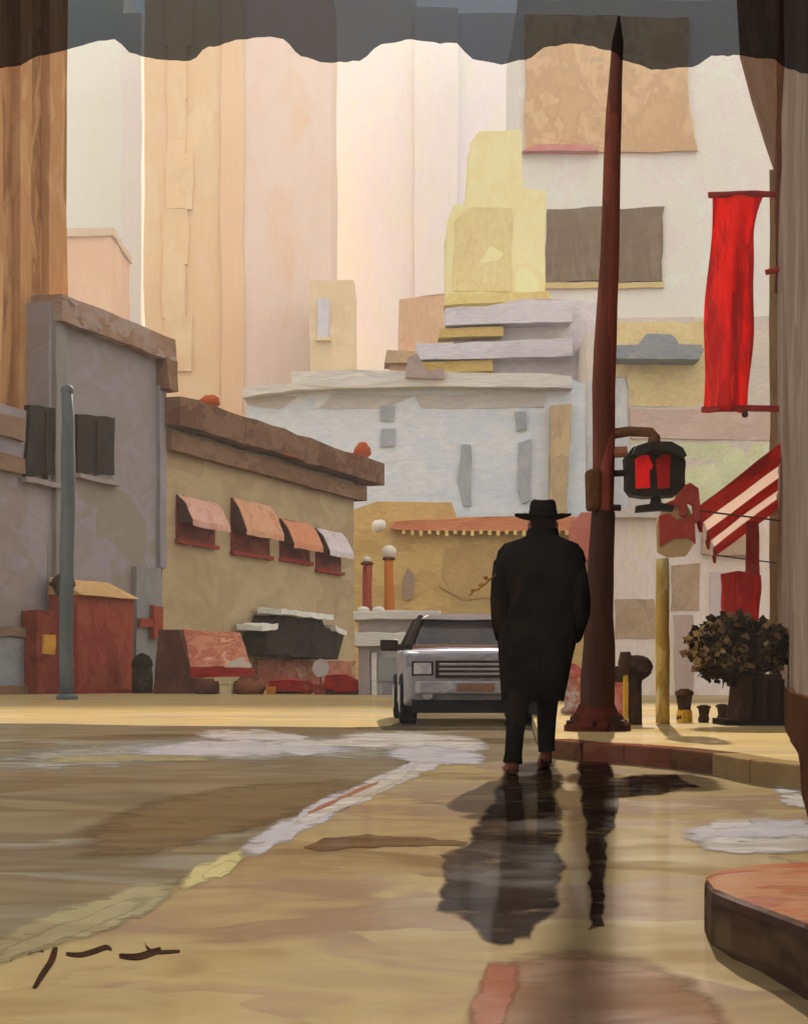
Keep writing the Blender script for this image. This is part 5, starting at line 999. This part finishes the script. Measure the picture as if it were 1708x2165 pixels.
    for rx, ry, z in ((0.088, 0.105, -0.01), (0.090, 0.108, 0.02), (0.088, 0.104, 0.06), (0.080, 0.096, 0.095), (0.062, 0.082, 0.108), (0.035, 0.05, 0.096), (0.008, 0.012, 0.086)):
        rings.append([h0 + Vector((rx * math.cos(a), ry * math.sin(a), z + (0.006 * math.cos(2 * a) if z > 0.05 else 0))) for a in [2 * math.pi * i / n for i in range(n)]])
    hat = t.part('hat', mb.loft(rings), m_hat, smooth=True)
    mb = MB(); rings = []
    for k, (sc, z) in enumerate(((0.98, 0.004), (1.35, -0.006), (1.78, -0.012), (1.98, -0.006), (1.98, 0.002), (1.78, -0.003), (1.35, 0.006), (0.98, 0.014))):
        rings.append([h0 + Vector((0.094 * sc * math.cos(a), 0.104 * sc * math.sin(a), z + (0.018 * abs(math.cos(a)) ** 3 if sc > 1.3 else 0))) for a in [2 * math.pi * i / n for i in range(n)]])
    t.part('brim', mb.loft(rings, cap=False), m_hat, parent=hat, smooth=True)
    t.part('band', MB().loft([[h0 + Vector((rx * math.cos(a), ry * math.sin(a), z)) for a in [2 * math.pi * i / n for i in range(n)]] for rx, ry, z in ((0.092, 0.110, 0.008), (0.0935, 0.1115, 0.022), (0.092, 0.1095, 0.038))], cap=False), paint('band_dark', [(22, 20, 20)], 0.1), parent=hat, smooth=True)
    t.part('hair', MB().loft([[hc + O + Vector((r * 0.083 * math.cos(a), min(0.03, r * 0.103 * math.sin(a)), z)) for a in [2 * math.pi * i / 20 for i in range(20)]] for r, z in ((0.80, -0.075), (0.98, -0.04), (1.02, 0.0), (1.0, 0.05))]), paint('hair_dark', [(40, 34, 30), (52, 44, 38)], 0.05), smooth=True)
    return t
build_walker(Vector((gx(1140, 11.0), 11.0, 0.004)))

D = 10.95; p = Vector((gx(1048, D), D, gz(1214, D)))
t = Thing('twig', 'small ochre leafy twig poking out left under the walker elbow', 'twig', p)
t.part('stem', MB().tube([p + Vector((0.06, 0.02, 0.03)), p, (gx(1020, D), D - 0.02, gz(1240, D)), (gx(990, D), D - 0.03, gz(1258, D))], [0.006, 0.005, 0.004, 0.002], 6), paint('twig_brown', [(110, 84, 44)], 0.1))
for q, (x, y, dx, dy) in enumerate(((1034, 1226, -14, -6), (1024, 1236, -16, 2), (1018, 1242, -10, 10), (1006, 1250, -14, -2), (1000, 1254, -10, 8))):
    a = Vector((gx(x, D), D - 0.02, gz(y, D))); e = Vector((gx(x + dx, D), D - 0.05, gz(y + dy, D))); m_ = (a + e) / 2; w_ = Vector((0.008, 0.01, 0.014))
    t.part('leaf', MB().poly_prism([a, m_ + w_, e, m_ - w_], Vector((0, 0.002, 0))), paint('leaf_ochre', [(206, 150, 62), (176, 128, 56)], 0.05))
# ------------------------------------------------------------------ sheer scalloped sheet added as a shadow along the top, near
D = 5.5
aw = Thing('shop_awning', 'sheer grey scalloped awning edge hanging across the top of the view', 'awning', (0, D, 2.45))
m_shadow_sheer = paint('sheer_fabric', [(44, 46, 50), (52, 52, 54)], 0.3, rough=0.9, bump=0.0, sheer=(0.135, 0.155, 0.185))
m_shadow_sheet_frame = paint('awning_frame', [(60, 54, 48)], 0.3)
low = [(-700, 120), (-560, 140), (-470, 96), (-330, 92), (-250, 130), (-130, 140), (-40, 150), (30, 138), (80, 112), (140, 102), (225, 94), (246, 88), (276, 116), (330, 124), (400, 120), (440, 96), (500, 90), (560, 84), (600, 88), (636, 116), (690, 126), (760, 124), (806, 98), (870, 92), (930, 94), (966, 88), (1000, 118), (1060, 130), (1110, 128), (1160, 104), (1230, 98), (1290, 102), (1330, 124), (1390, 144), (1460, 148), (1500, 126), (1560, 120), (1640, 116), (1668, 140), (1708, 152), (1790, 160), (1840, 130), (1960, 124), (2000, 150), (2100, 160), (2180, 130), (2400, 126)]
fine = []
for i in range(len(low) - 1):
    (x0, y0), (x1, y1) = low[i], low[i + 1]; k = max(1, int((x1 - x0) / 12))
    for j in range(k):
        tt = j / k; s = tt * tt * (3 - 2 * tt)
        fine.append((x0 + (x1 - x0) * tt, y0 + (y1 - y0) * s + random.uniform(-2, 2)))
mb = MB(); topz = gz(-60, D)
ringa = [Vector((gx(x, D), D + 0.03 * math.sin(x * 0.02), gz(y, D))) for x, y in fine]
ringb = [Vector((gx(x, D), D, topz)) for x, y in fine]
mb.loft([ringa, ringb], cap=False, closed=False)
aw.part('valance', mb, m_shadow_sheer)  # the shadow band itself, a tinted transparent sheet
xa, xb = gx(fine[0][0], D), gx(fine[-1][0], D)
aw.part('front_bar', MB().tube([(xa, D, topz + 0.03), (xb, D, topz + 0.03)], 0.03, 8), m_shadow_sheet_frame)
mb = MB(); mb.poly_prism([(xa, D, topz + 0.06), (xb, D, topz + 0.06), (xb, D - 1.6, topz + 0.75), (xa, D - 1.6, topz + 0.75)], Vector((0, 0, 0.01)))
aw.part('canopy', mb, m_shadow_sheer)  # unseen, added with the posts to carry the sheet
for x in (xa, xb): aw.part('post', MB().tube([(x, D, 0), (x, D, topz + 0.03)], 0.03, 8), m_shadow_sheet_frame)

# ------------------------------------------------------------------ haze
hz = bpy.data.materials.new('haze_air'); hz.use_nodes = True
n = hz.node_tree.nodes; n.remove(n['Principled BSDF'])
pv = n.new('ShaderNodeVolumePrincipled'); pv.inputs['Color'].default_value = (1.0, 0.97, 0.935, 1); pv.inputs['Density'].default_value = 0.00035; pv.inputs['Anisotropy'].default_value = 0.25
hz.node_tree.links.new(pv.outputs[0], n['Material Output'].inputs['Volume'])
single('haze', MB().box((-720, -60, -1), (720, 1120, 222)), hz, 'pale warm haze filling the street air', 'haze', (0, 0, 0), kind='stuff')
